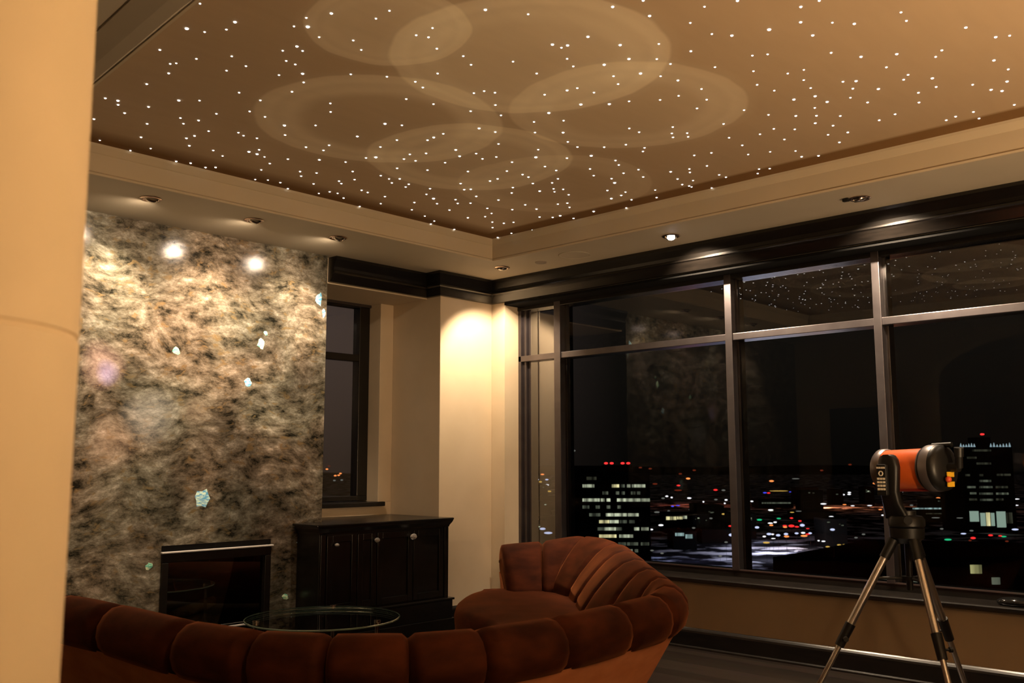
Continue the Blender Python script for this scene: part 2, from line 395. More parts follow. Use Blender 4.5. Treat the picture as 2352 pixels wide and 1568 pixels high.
# crystal flecks in the stone, their reflected flash put into a bright colour
def flake(x, z, w_, h_, m_, lab):
    bm = bmesh.new(); n = 11; c = bm.verts.new((x, 6.2625, Z(z))); ring = []
    for i in range(n):
        a = 2*math.pi*i/n; k = random.uniform(.55, 1.0)
        ring.append(bm.verts.new((x+math.cos(a)*w_/2*k, 6.265, Z(z)+math.sin(a)*h_/2*k)))
    for i in range(n): bm.faces.new((c, ring[i], ring[(i+1) % n]))
    o = obj('crystal_inclusion', bm, M[m_], wl); o['label'] = lab
for a in ((3.413, -.241, .17, .18, 'flash_blue', 'large pale blue crystal patch'), (4.358, 1.315, .08, .13, 'flash_blue', 'pale blue crystal patch'),
          (4.405, 1.209, .04, .11, 'flash_blue', 'pale blue crystal patch'), (3.169, .795, .08, .07, 'flash_green', 'green crystal fleck'),
          (3.845, .903, .08, .10, 'flash_green', 'green crystal fleck'), (3.745, .606, .08, .08, 'flash_blue', 'pale blue crystal fleck'),
          (3.041, -.68, .06, .06, 'flash_green', 'green crystal fleck'), (4.242, -.587, .09, .06, 'flash_blue', 'blue green crystal fleck'),
          (4.12, -.988, .07, .05, 'flash_green', 'green crystal fleck'), (3.88, .99, .05, .05, 'flash_green', 'green crystal fleck')):
    flake(*a)

# hall behind and to the left (seen only as reflections)
bm = bmesh.new()
bx(bm, XB-.1, YB-.1, 0, XB, 7.1, Z(1.95)); struct('wall_hall', bm, M['hall'])
struct('wall_back', box(XB-.1, YB-.12, 0, 6.75, YB, Z(1.95)), M['hall'])
bm = bmesh.new()
bx(bm, XB, 6.266, 0, .45, 7.1, Z(1.95)); struct('wall_hall_end', bm, M['hall'])
# arcade wall X .15-.45 : arches over the columns
def arch_wall():
    bm = bmesh.new(); x0, x1 = .15, .45
    def span(ya, yb, zs, rise):
        n = 24; A = []
        for i in range(n+1):
            t = math.pi*i/n; y = (ya+yb)/2-math.cos(t)*(yb-ya)/2; z = zs+math.sin(t)*rise
            A.append((y, z))
        for (ya_, za), (yb_, zb) in zip(A, A[1:]):
            v = [bm.verts.new(c) for c in ((x0, ya_, Z(za)), (x0, yb_, Z(zb)), (x0, yb_, Z(1.95)), (x0, ya_, Z(1.95)), (x1, ya_, Z(za)), (x1, yb_, Z(zb)), (x1, yb_, Z(1.95)), (x1, ya_, Z(1.95)))]
            for q in ((0, 1, 2, 3), (7, 6, 5, 4), (0, 4, 5, 1), (3, 2, 6, 7)): bm.faces.new([v[i] for i in q])
    span(1.55, 4.42, 1.05, .55); span(-2.0, 1.19, 1.05, .55)
    bx(bm, x0, 1.19, Z(1.05), x1, 1.55, Z(1.95)); bx(bm, x0, 4.42, Z(1.05), x1, 4.80, Z(1.95)); bx(bm, x0, YB, 0, x1, -2.0, Z(1.95))
    bx(bm, x0, 5.00, Z(.75), x1, 5.85, Z(1.95)); bx(bm, x0, 4.80, 0, x1, 5.00, Z(1.95)); bx(bm, x0, 5.85, 0, x1, 6.266, Z(1.95))
    return bm
struct('wall_arcade', arch_wall(), M['plaster'])
bm = box(.26, 5.0, 0, .31, 5.85, Z(.75)); struct('door_1', bm, M['blackwood'])

def column(x, y, label):
    t = empty('column', (x, y, 0), label, 'column')
    bm = bmesh.new()
    lathe(bm, (x, y, 0), (0, 0, 1), [(0, .24), (.222, .24), (.2225, Z(.16)), (.219, Z(.162)), (.219, Z(.166)), (.2220, Z(.168)), (.2195, Z(1.0)), (0, Z(1.0))], 96)
    obj('shaft', bm, M['column'], t, smooth=True, ang=25)
    bm = bmesh.new(); lathe(bm, (x, y, 0), (0, 0, 1), [(0, 0), (.28, 0), (.28, .1), (.26, .16), (.24, .2), (.225, .24), (0, .24)], 64)
    obj('base', bm, M['column'], t, smooth=True)
    bm = bmesh.new(); lathe(bm, (x, y, 0), (0, 0, 1), [(0, Z(1.0)), (.222, Z(1.0)), (.23, Z(1.02)), (.25, Z(1.05)), (0, Z(1.05))], 64)
    obj('capital', bm, M['column'], t, smooth=True)
column(.305, 1.366, 'round cream plaster column in the left foreground, filling the photo edge')
column(.30, 4.61, 'round cream plaster column at the far end of the arcade, seen only as a reflection')

# ceiling: soffit ring round a raised tray
TX0, TX1, TY0, TY1, ZT = 1.60, 5.48, -1.5, 5.423, 1.85
def ring_faces(bm, inner, outer, z0, z1):
    n = len(inner)
    for (pts, zz) in ((inner, (z0, z1)),):
        pass
    iv = [[bm.verts.new((x, y, z)) for x, y in inner] for z in (z0, z1)]
    ov = [[bm.verts.new((x, y, z)) for x, y in outer] for z in (z0, z1)]
    for i in range(n):
        j = (i+1) % n
        bm.faces.new((iv[0][i], iv[0][j], ov[0][j], ov[0][i])); bm.faces.new((iv[1][i], iv[1][j], ov[1][j], ov[1][i]))
        bm.faces.new((iv[0][i], iv[0][j], iv[1][j], iv[1][i])); bm.faces.new((ov[0][i], ov[0][j], ov[1][j], ov[1][i]))
tray = [(1.50, TY0), (TX1, TY0), (TX1, TY1), (1.73, TY1), (1.63, 4.07), (1.563, 3.08)]
outer = [(XB, YB), (6.2, YB), (6.2, 7.0), (.3, 7.0), (XB, 5.5), (XB, 3.0)]
bm = bmesh.new(); ring_faces(bm, tray, outer, Z(ZC), Z(1.95))
struct('ceiling', bm, M['soffit'])
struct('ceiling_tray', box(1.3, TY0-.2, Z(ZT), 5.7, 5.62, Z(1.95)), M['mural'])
# fascia with bead and crown step (travel clockwise seen from above so 'right' is inwards)
path = [(x, y, 0) for x, y in tray]
bm = bmesh.new()
# tray listed counter-clockwise: right of travel is outwards; negative offsets go into the tray
sweep(bm, path, [(.0, Z(1.668)), (-.012, Z(1.668)), (-.014, Z(1.680)), (-.004, Z(1.688)), (-.002, Z(1.692)), (-.002, Z(1.797)), (-.008, Z(1.802)), (-.030, Z(1.835)), (-.034, Z(ZT)), (.0, Z(ZT))], closed=True)
struct('trim_tray', bm, M['fascia'])
# raised lip moulding on the arcade side of the tray
bm = bmesh.new()
sweep(bm, [(1.73, TY1, 0), (1.63, 4.07, 0), (1.563, 3.08, 0), (1.50, TY0, 0)], [(0, Z(1.677)), (.040, Z(1.636)), (.09, Z(1.646)), (.17, Z(1.672)), (.17, Z(1.677))])
struct('trim_beam', bm, M['soffit'])

# crown mouldings, black
CR = [(0, Z(ZC)), (.115, Z(ZC)), (.115, Z(1.655)), (.108, Z(1.640)), (.085, Z(1.595)), (.078, Z(1.570)), (.092, Z(1.562)), (.094, Z(1.550)), (.078, Z(1.543)), (.070, Z(1.530)), (.040, Z(1.492)), (.030, Z(1.478)), (0, Z(1.476))]
bm = bmesh.new()
# travel with the room on the right: left to right along far wall, then towards the camera
sweep(bm, [(4.475, YF, 0), (5.46, YF, 0), (XPL+0, YF, 0)][0:2], [(a, b) for a, b in CR])
bm.free(); bm = bmesh.new()
sweep(bm, [(4.475, YF, 0), (XPL-.0, YF, 0), (XPL-.0, YP, 0), (XW, YP, 0), (XW, YB, 0)], CR)
struct('trim_crown', bm, M['blackwood'])

# baseboards
BB = [(0, 0), (.022, 0), (.022, .115), (.018, .128), (.008, .140), (0, .148)]
bm = bmesh.new(); sweep(bm, [(XPL+.0, YP, 0), (XW, YP, 0), (XW, YB, 0)], BB)
sweep(bm, [(XW-.022, YB+.02, 0), (XW-.022, YB, 0)], [(0, 0), (.01, 0), (.01, .02), (0, .02)])
struct('baseboard_right', bm, M['blackwood'])
bm = bmesh.new(); sweep(bm, [(XW-.02, 6.1, 0), (XW-.02, YB, 0)], [(0, 0), (.018, 0), (.016, .012), (0, .02)])
struct('baseboard_shoe', bm, M['blackwood'])

# ------------------------------------------------------------ window wall glazing
XFm, XG = 6.386, 6.44
ZS, ZTB, ZTT, ZH = Z(-.787), Z(.938), Z(.992), Z(1.475)
win = struct('window_1', box(XFm, YB+.05, ZS-.075, XFm+.16, 5.98, ZS), M['blackwood'], bev=.003)
obj('glazing_bead', box(XFm-.004, YB+.05, ZS-.003, XFm+.010, 5.98, ZS+.007), M['bead'], win, org=(0, 0, 0))
bm = bmesh.new(); bx(bm, XFm-.01, YB+.05, ZH-.06, XFm+.16, 5.98, ZH); obj('head_rail', bm, M['blackwood'], win, org=(0, 0, 0), bev=.003)
bm = bmesh.new(); bx(bm, XFm, YB+.05, ZTB, XFm+.15, 5.98, ZTT); obj('transom_bar', bm, M['frame'], win, org=(0, 0, 0), bev=.004)
MY = [(5.87, 5.98), (5.456, 5.530), (3.722, 3.782), (2.566, 2.622), (1.40, 1.456), (.24, .296), (-.92, -.864), (YB+.05, YB+.12)]
for i, (a, b) in enumerate(MY):
    bm = bmesh.new()
    if i == 0:
        bx(bm, XFm, 5.945, ZS, XFm+.15, 5.98, ZH); bx(bm, XFm+.03, 5.905, ZS, XFm+.15, 5.945, ZH); bx(bm, XFm+.06, 5.87, ZS, XFm+.15, 5.905, ZH)
    else:
        bx(bm, XFm-.012, a, ZS, XFm+.06, b, ZH); bx(bm, XFm+.06, a-.018, ZS, XFm+.15, b+.018, ZH)
    obj('mullion', bm, M['frame'], win, org=(0, 0, 0), bev=.003)
for (a, b) in zip(MY, MY[1:]):
    for (z0, z1) in ((ZS, ZTB), (ZTT, ZH-.06)):
        bm = box(XG, b[1]+.018, z0, XG+.006, a[0]-.002, z1)
        o = obj('glass_pane', bm, [M['clear'], M['pane_side'] if a[0] > 5.8 else M['pane_low'] if z0 == ZS else M['pane']], win, org=(0, 0, 0))
        for pl in o.data.polygons:
            if pl.normal.x < -.5: pl.material_index = 1
# dark stool and apron under the window
bm = bmesh.new()
sweep(bm, [(XW+.0, 6.0, 0), (XW+.0, YB, 0)], [(0, Z(-.885)), (.035, Z(-.880)), (.052, Z(-.868)), (.052, Z(-.850)), (.040, Z(-.843)), (0, Z(-.840)), (-.19, Z(-.838)), (-.19, Z(-.885))])
struct('trim_sill', bm, M['blackwood'])
# pale bead at the edge of the reveal
struct('trim_head', box(XW+.002, YB, Z(1.452), XFm+.02, 5.98, Z(1.4755)), mat('matte_black', (.004, .004, .004), .8, 0, .1))
struct('trim_reveal', box(XW-.004, 5.972, Z(-.838), XW+.012, 5.984, Z(1.452)), M['plaster'])

# recess window
YW = 6.95
w2 = struct('window_2', box(4.0, YW, Z(-.325), XR, YW+.1, Z(-.283)), M['blackwood'], bev=.003)
for a in ((XR-.115, YW, Z(-.283), XR, YW+.1, Z(1.464)), (4.0, YW, Z(.935), XR-.115, YW+.08, Z(.995)), (4.0, YW, Z(1.43), XR-.115, YW+.1, Z(1.464))):
    obj('sash_rail', box(*a), M['blackwood'], w2, org=(0, 0, 0), bev=.004)
o = obj('glass_pane', box(4.0, YW+.05, Z(-.283), XR-.115, YW+.056, Z(1.43)), [M['clear'], M['pane']], w2, org=(0, 0, 0))
for pl in o.data.polygons:
    if pl.normal.y < -.5: pl.material_index = 1
bm = bmesh.new(); bx(bm, 4.44, YR-.045, Z(-.372), XR+.05, YW+.02, Z(-.332)); struct('trim_stool', bm, M['blackwood'], bev=.006)
struct('trim_recess_head', box(4.0, YW-.02, Z(1.44), XR, YW+.1, Z(1.4655)), M['frame'])

# ------------------------------------------------------------ fireplace
fp = empty('gas_fireplace', (3.55, 6.266, .1), 'black glass-fronted gas fireplace set into the stone wall', 'fireplace')
bm = bmesh.new(); y0, y1 = 6.25, 6.30
bx(bm, FX0, y0, FZ1-.115, FX1, y1, FZ1-.052); bx(bm, FX0, y0, FZ0, FX0+.05, y1, FZ1-.115); bx(bm, FX1-.05, y0, FZ0, FX1, y1, FZ1-.115); bx(bm, FX0+.05, y0, FZ0, FX1-.05, y1, FZ0+.075)
obj('surround_frame', bm, M['blackwood'], fp, bev=.004)
obj('hood', box(FX0, 6.262, FZ1-.036, FX1, 6.34, FZ1), M['blackgloss'], fp)
o = obj('top_strip', box(FX0-.008, 6.235, FZ1-.052, FX1+.012, 6.262, FZ1-.040), M['satin'], fp, bev=.003); o['label'] = 'polished metal strip'
bm = bmesh.new(); bx(bm, FX0+.02, 6.70, FZ0, FX1-.02, 6.72, FZ1-.05); bx(bm, FX0, 6.30, FZ0, FX0+.02, 6.72, FZ1); bx(bm, FX1-.02, 6.30, FZ0, FX1, 6.72, FZ1); bx(bm, FX0+.02, 6.30, FZ0, FX1-.02, 6.70, FZ0+.04); bx(bm, FX0+.02, 6.34, FZ1-.05, FX1-.02, 6.72, FZ1-.02)
obj('firebox', bm, M['brownhouse'], fp)
# arched inner hood
bm = bmesh.new(); n = 16; prev = None
for i in range(n+1):
    x = FX0+.05+(FX1-FX0-.1)*i/n; zz = FZ1-.30+.07*math.sin(math.pi*i/n)
    cur = [bm.verts.new(c) for c in ((x, 6.36, zz), (x, 6.36, FZ1-.11), (x, 6.38, FZ1-.11), (x, 6.38, zz))]
    if prev:
        for q in range(4): bm.faces.new((prev[q], prev[(q+1) % 4], cur[(q+1) % 4], cur[q]))
    prev = cur
obj('inner_hood', bm, M['blackplastic'], fp)
obj('glass_panel', box(FX0+.05, 6.285, FZ0+.075, FX1-.05, 6.289, FZ1-.115), M['pane'], fp)
for (a, b, r1) in (((3.30, 6.50, .21), (3.60, 6.42, .26), .045), ((3.52, 6.55, .20), (3.82, 6.45, .24), .05), ((3.38, 6.58, .28), (3.70, 6.56, .36), .04)):
    bm = bmesh.new(); a = Vector(a); b = Vector(b)
    lathe(bm, a, b-a, [(0, 0), (r1*.8, .005), (r1, .06), (r1*.9, .16), (r1, .25), (r1*.75, (b-a).length), (0, (b-a).length+.01)], 14)
    for v in bm.verts: v.co += noise.noise_vector(v.co*14)*.012
    obj('log', bm, M['log'], fp, smooth=True)
obj('sill_strip', box(FX0+.03, 6.228, FZ0+.112, FX1-.02, 6.25, FZ0+.120), M['satin'], fp)

# ------------------------------------------------------------ cabinet
cb = empty('sideboard', (4.85, 6.05, 0), 'low black wooden sideboard with glass knobs in the window recess', 'cabinet')
CX0, CX1, CY = 4.205, 5.50, 5.965; CT = Z(-.4465)
bm = bmesh.new()
def ell(bm, x0, x1, yf, z0, z1):
    prism(bm, [(x0, yf), (x1, yf), (x1, 6.775), (4.445, 6.775), (4.445, 6.255), (x0, 6.255)], z0, z1)
ell(bm, CX0, CX1, CY, .26, CT-.055)
obj('body', bm, M['blackwood'], cb, bev=.003)
bm = bmesh.new()
ell(bm, 4.155, 5.535, 5.925, CT-.018, CT); 
obj('top', bm, M['blackwood'], cb, bev=.006)
bm = bmesh.new(); sweep(bm, [(CX0, 6.25, 0), (CX0, CY, 0), (CX1, CY, 0), (CX1, 6.12, 0)], [(0, CT-.075), (.006, CT-.075), (.010, CT-.06), (.028, CT-.032), (.032, CT-.018), (0, CT-.018)])
obj('cornice', bm, M['blackwood'], cb)
bm = bmesh.new()
prism(bm, [(4.16, 5.90), (5.53, 5.90), (5.53, 6.255), (4.16, 6.255)], .0, .10); prism(bm, [(4.175, 5.92), (5.518, 5.92), (5.518, 6.255), (4.175, 6.255)], .10, .245)
prism(bm, [(4.165, 5.905), (5.528, 5.905), (5.528, 6.255), (4.165, 6.255)], .245, .262)
obj('plinth', bm, M['blackwood'], cb, bev=.005)
for x in (CX0+.005, CX1-.05):
    bm = box(x, CY-.014, .262, x+.045, CY, CT-.075); obj('corner_post', bm, M['blackwood'], cb, bev=.004)
DX = [4.262, 4.541, 4.84, 5.139, 5.438]; DX = [4.26, 4.545, 4.735, 5.105, 5.44]
for i in range(4):
    a, b = DX[i]+.004, DX[i+1]-.004; z0, z1 = .275, CT-.085
    bm = bmesh.new(); s = .05
    bx(bm, a, CY-.018, z0, a+s, CY, z1); bx(bm, b-s, CY-.018, z0, b, CY, z1); bx(bm, a+s, CY-.018, z0, b-s, CY, z0+s); bx(bm, a+s, CY-.018, z1-s, b-s, CY, z1)
    bx(bm, a+s, CY-.006, z0+s, b-s, CY, z1-s)
    d = obj('door', bm, M['blackwood'], cb, bev=.003)
    if i < 3:
        kx, kz, kw = [(4.335, -.600, .018), (4.715, -.585, .024), (5.085, -.580, .032)][i]
        bm = bmesh.new()
        lathe(bm, (kx, CY-.018, Z(kz)), (0, -1, 0), [(0, 0), (.008, 0), (.008, .012), (kw, .018), (kw*1.1, .026), (kw*.8, .036), (0, .040)], 10)
        for v in bm.verts: v.co.z = Z(kz)+(v.co.z-Z(kz))*.72
        k = obj('knob', bm, M['knobglass'], cb); k['label'] = 'faceted oval glass knob'
        off = Vector(d.location)
        k.parent = d

# ------------------------------------------------------------ sofa
sofa = empty('curved_sofa', (3.4, 3.9, 0), 'large curved rust-brown velvet sofa with channelled back, facing the fireplace', 'sofa')
CN = [((1.98, 5.50, -.66), (2.75, 5.50)), ((2.04, 5.10, -.66), (2.78, 5.22)), ((2.076, 4.586, -.66), (2.8, 4.75)), ((2.081, 3.88, -.66), (2.85, 4.2)),
      ((2.153, 3.442, -.66), (2.92, 3.98)), ((2.299, 3.169, -.66), (3.0, 3.85)), ((2.514, 2.953, -.66), (3.1, 3.76)), ((2.786, 2.837, -.66), (3.25, 3.70)),
      ((3.216, 2.801, -.66), (3.42, 3.70)), ((3.702, 2.840, -.66), (3.65, 3.75)), ((4.10, 2.90, -.66), (3.85, 3.85)), ((4.37, 3.01, -.65), (3.98, 3.95)),
      ((4.55, 3.18, -.635), (4.07, 4.03)), ((4.76, 3.41, -.62), (4.15, 4.12)), ((5.02, 3.69, -.60), (4.22, 4.25)), ((5.33, 4.00, -.585), (4.28, 4.45)),
      ((5.603, 4.31, -.57), (4.40, 4.70)), ((5.765, 4.713, -.55), (4.65, 4.95)), ((5.62, 5.01, -.595), (4.90, 5.12)), ((5.35, 5.20, -.618), (5.08, 5.20))]
def cr_(p0, p1, p2, p3, t):
    return tuple(.5*((2*b)+(-a+c)*t+(2*a-5*b+4*c-d)*t*t+(-a+3*b-3*c+d)*t**3) for a, b, c, d in zip(p0, p1, p2, p3))
def sp(L_, i, t):
    n = len(L_); return cr_(L_[max(0, i-1)], L_[i], L_[min(n-1, i+1)], L_[min(n-1, i+2)], t)
CP = [Vector(a) for a, b in CN]; IP = [Vector((*b, 0)) for a, b in CN]
def crest(i, t):
    p = Vector(sp([tuple(v) for v in CP], i, t)); e = 1e-3
    if t+e <= 1: q = Vector(sp([tuple(v) for v in CP], i, t+e)); d = q-p
    else: q = Vector(sp([tuple(v) for v in CP], i, t-e)); d = p-q
    d.z = 0; d.normalize()
    return p, Vector((d.y, -d.x, 0))       # outward = right of travel
CPROF = [(0, 0), (.055, -.008), (.098, -.040), (.125, -.085), (.130, -.135), (.115, -.185), (.080, -.222), (.03, -.232), (-.05, -.255), (-.15, -.32), (-.26, -.40),
         (-.36, -.385), (-.335, -.31), (-.27, -.215), (-.20, -.135), (-.135, -.070), (-.07, -.022)]
cx_ = sum(a for a, b in CPROF)/len(CPROF); cz_ = sum(b for a, b in CPROF)/len(CPROF)
for i in range(len(CP)-1):
    bm = bmesh.new(); rings = []; ST = 12
    for s in range(ST+1):
        t = s/ST; k = abs(2*t-1)
        edge = 1-.06*k**3-.26*max(0, (k-.82)/.18)**2
        tt = .006+t*.988
        p, o = crest(i, tt)
        ring = []
        for (a, b) in CPROF:
            # pinch the skin, keep the hidden underside
            aa = cx_+(a-cx_)*edge; u_p = i+tt; kk = 1-.45*max(0, 1-abs(u_p-11.6)/2.2); aa = aa*kk if aa < 0 else aa; bb = b*1.0 if b < -.24 and a > -.3 else cz_+(b-cz_)*(.55+.45*edge)
            hb = max(0.02, Z(p.z+bb))
            ring.append(bm.verts.new(p*1+o*aa+Vector((0, 0, 0))-Vector((0, 0, p.z))+Vector((0, 0, hb))))
        rings.append(ring)
    m_ = len(CPROF)
    for A, B in zip(rings, rings[1:]):
        for j in range(m_): bm.faces.new((A[j], A[(j+1) % m_], B[(j+1) % m_], B[j]))
    bm.faces.new(rings[0]); bm.faces.new(rings[-1][::-1])
    obj('back_cushion', bm, M['velvet'], sofa, smooth=True, ang=180)
# outer shell leaning in towards the floor
bm = bmesh.new(); rings = []
for i in range(len(CP)-1):
    for s in range(8 if i < len(CP)-2 else 9):
        t = s/8; p, o = crest(i, t); zc = Z(p.z)
        base = Vector((p.x, p.y, 0))
        rings.append([bm.verts.new(base+o*a+Vector((0, 0, h))) for a, h in ((.070, zc-.215), (.035, zc-.27), (-.08, .24), (-.20, .05), (-.21, .04), (-.30, .04), (-.17, zc-.40), (-.02, zc-.275))])
for A, B in zip(rings, rings[1:]):
    for j in range(8): bm.faces.new((A[j], A[(j+1) % 8], B[(j+1) % 8], B[j]))
bm.faces.new(rings[0]); bm.faces.new(rings[-1][::-1])
obj('outer_shell', bm, M['velvet_shell'], sofa, smooth=True)
# seat: cushion between back and front edge
bm = bmesh.new(); rings = []; zs = Z(-.94)
for i in range(len(CP)-1):
    for s in range(4 if i < len(CP)-2 else 5):
        t = s/4; p, o = crest(i, t); q = Vector(sp([tuple(v) for v in IP], i, t))
        a = Vector((p.x, p.y, 0))-o*.12; d = (q-a); L_ = max(d.length, .05); d.normalize()
        rings.append([bm.verts.new(v) for v in (a+Vector((0, 0, .13)), a+Vector((0, 0, zs-.02)), a+d*L_*.35+Vector((0, 0, zs+.008)), a+d*L_*.7+Vector((0, 0, zs+.008)),
                      q-d*.05+Vector((0, 0, zs-.004)), q-d*.015+Vector((0, 0, zs-.025)), q+Vector((0, 0, zs-.07)), q-d*.01+Vector((0, 0, zs-.16)), q-d*.06+Vector((0, 0, .13)))])
for A, B in zip(rings, rings[1:]):
    for j in range(9): bm.faces.new((A[j], A[(j+1) % 9], B[(j+1) % 9], B[j]))
bm.faces.new(rings[0]); bm.faces.new(rings[-1][::-1])
obj('seat', bm, M['velvet'], sofa, smooth=True, ang=60)
for (x, y) in ((2.35, 5.2), (2.45, 4.0), (2.75, 3.3), (3.6, 3.25), (4.45, 3.55), (5.2, 4.4), (5.2, 4.95)):
    bm = bmesh.new(); cyl(bm, (x, y, 0), (x, y, .14), .025, .035); obj('foot', bm, M['blackwood'], sofa)

# ------------------------------------------------------------ coffee table
tb = empty('coffee_table', (3.65, 5.12, 0), 'round glass coffee table between the sofa and the fireplace', 'table')
bm = bmesh.new(); lathe(bm, (3.65, 5.12, 0), (0, 0, 1), [(0, .388), (.478, .388), (.482, .392), (.482, .397), (.478, .400), (0, .400)], 96)
obj('tabletop', bm, M['tableglass'], tb, smooth=True, ang=30)
bm = bmesh.new(); lathe(bm, (3.65, 5.12, 0), (0, 0, 1), [(.482, .389), (.486, .391), (.486, .398), (.482, .3995), (.482, .389)], 96)
o = obj('polished_edge', bm, M['glassedge'], tb, smooth=True); o['label'] = 'bright green-grey glass edge'
bm = bmesh.new(); lathe(bm, (3.65, 5.12, 0), (0, 0, 1), [(0, .10), (.36, .10), (.37, .11), (.37, .135), (.36, .145), (0, .145)], 64)
obj('lower_shelf', bm, M['blackgloss'], tb, smooth=True, ang=30)
for k, (x, y) in enumerate(((3.975, 5.455), (3.205, 5.24), (3.76, 4.67))):
    x = 3.65+(x-3.65)*.93; y = 5.12+(y-5.12)*.93
    bm = bmesh.new(); cyl(bm, (x, y, 0), (x, y, .388), .013); cyl(bm, (x, y, .4005), (x, y, .414), .02)
    obj('leg', bm, M['chrome'], tb, smooth=True)

# ------------------------------------------------------------ downlights
def downlight(name, x, y, label, group, aim, power, size, blend=.8, face=None, ext=0, spill=0):
    t = empty(name, (x, y, Z(ZC)), label, 'ceiling light', group)
    bm = bmesh.new(); lathe(bm, (x, y, Z(ZC)), (0, 0, -1), [(.052, -.002), (.066, 0), (.068, .004), (.060, .009), (.050, .008), (.044, .002), (.052, -.002)], 40)
    obj('trim_ring', bm, M['bronze'], t, smooth=True)
    d = Vector(face or aim).normalized(); da = Vector(aim).normalized()
    bm = bmesh.new(); c = Vector((x, y, Z(ZC)+.004))
    lathe(bm, c, d, [(.046, -.002), (.047, .006), (.040, .018), (.030, .022), (.028, .012), (0, .010)], 32)
    obj('reflector', bm, M['chrome'], t, smooth=True)
    bm = bmesh.new(); lathe(bm, c, d, [(0, .0225), (.012, .0222), (.022, .020), (.0265, .0165), (.0265, .012), (0, .011)], 24)
    obj('bulb', bm, M['bulb'], t, smooth=True)
    L_ = bpy.data.lights.new('bulb_light', 'SPOT'); L_.energy = power; L_.color = SPOT; L_.spot_size = R(size); L_.spot_blend = blend; L_.shadow_soft_size = .022
    lo = bpy.data.objects.new('bulb_light', L_); lo.location = (0, 0, -.03); link(lo, t)
    lo.rotation_euler = da.to_track_quat('-Z', 'Y').to_euler()
    if spill:
        L2 = bpy.data.lights.new('spill_light', 'SPOT'); L2.energy = spill; L2.color = SPOT; L2.spot_size = R(165); L2.spot_blend = 1; L2.shadow_soft_size = .022
        l2 = bpy.data.objects.new('spill_light', L2); l2.location = (0, 0, -.03); link(l2, t); l2.rotation_euler = Vector((-.1, .8, -1)).normalized().to_track_quat('-Z', 'Y').to_euler()
    if ext:
        bm = bmesh.new(); bx(bm, x-.075, y+.045, Z(ZC)-.022, x-.045, y+.085, Z(ZC)-.002); o = obj('clip', bm, M['blackplastic'], t, bev=.004); o['label'] = 'small black clip'
    return t
for k, x in enumerate((1.92, 2.661, 3.404, 4.111)):
    lab = ['recessed ceiling spotlight over the stone wall, hidden behind the column', 'recessed ceiling spotlight over the stone wall, nearest the column', 'middle recessed ceiling spotlight over the stone wall', 'recessed ceiling spotlight over the right end of the stone wall'][k]
    downlight('downlight', x, 5.69, lab, 'recessed ceiling spotlights', (-.06, .74, -1), 150, 78, blend=.7, spill=26)
downlight('downlight', 5.738, 5.562, 'recessed ceiling spotlight in the corner above the pale pier', 'recessed ceiling spotlights', (.36, .34, -1), 165, 96, blend=.5)
downlight('downlight', 5.792, 3.866, 'recessed ceiling spotlight above the left window mullion, glowing white', 'recessed ceiling spotlights', (.60, -.10, -1), 430, 116, blend=.7, face=(-.5, -.35, -1))
downlight('downlight', 5.783, 2.426, 'recessed ceiling spotlight with a black clip, furthest right over the windows', 'recessed ceiling spotlights', (.45, -.10, -1), 440, 124, blend=.7, ext=1)
downlight('downlight', 5.783, .99, 'recessed ceiling spotlight over the windows, beyond the right edge of the photo', 'recessed ceiling spotlights', (.3, 0, -1), 50, 110)

bm = bmesh.new(); lathe(bm, (5.811, 5.179, Z(ZC)), (0, 0, -1), [(0, 0), (.048, 0), (.048, .006), (.040, .010), (0, .010)], 32)
tag(obj('smoke_detector', bm, M['greyplastic'], org=(5.811, 5.179, Z(ZC)), smooth=True), 'small grey round disc on the ceiling beside the corner spotlight', 'detector')
sk = empty('ceiling_speaker', (5.79, 4.793, Z(ZC)), 'large round flush speaker grille painted like the ceiling', 'speaker')
bm = bmesh.new(); lathe(bm, (5.79, 4.793, Z(ZC)), (0, 0, -1), [(.118, 0), (.130, 0), (.130, .004), (.124, .006), (.118, .003), (.118, 0)], 64); obj('rim', bm, M['soffit'], sk, smooth=True)
bm = bmesh.new(); lathe(bm, (5.79, 4.793, Z(ZC)), (0, 0, -1), [(0, 0), (.118, 0), (.118, .002), (0, .003)], 64); obj('grille', bm, M['soffit'], sk, smooth=True)

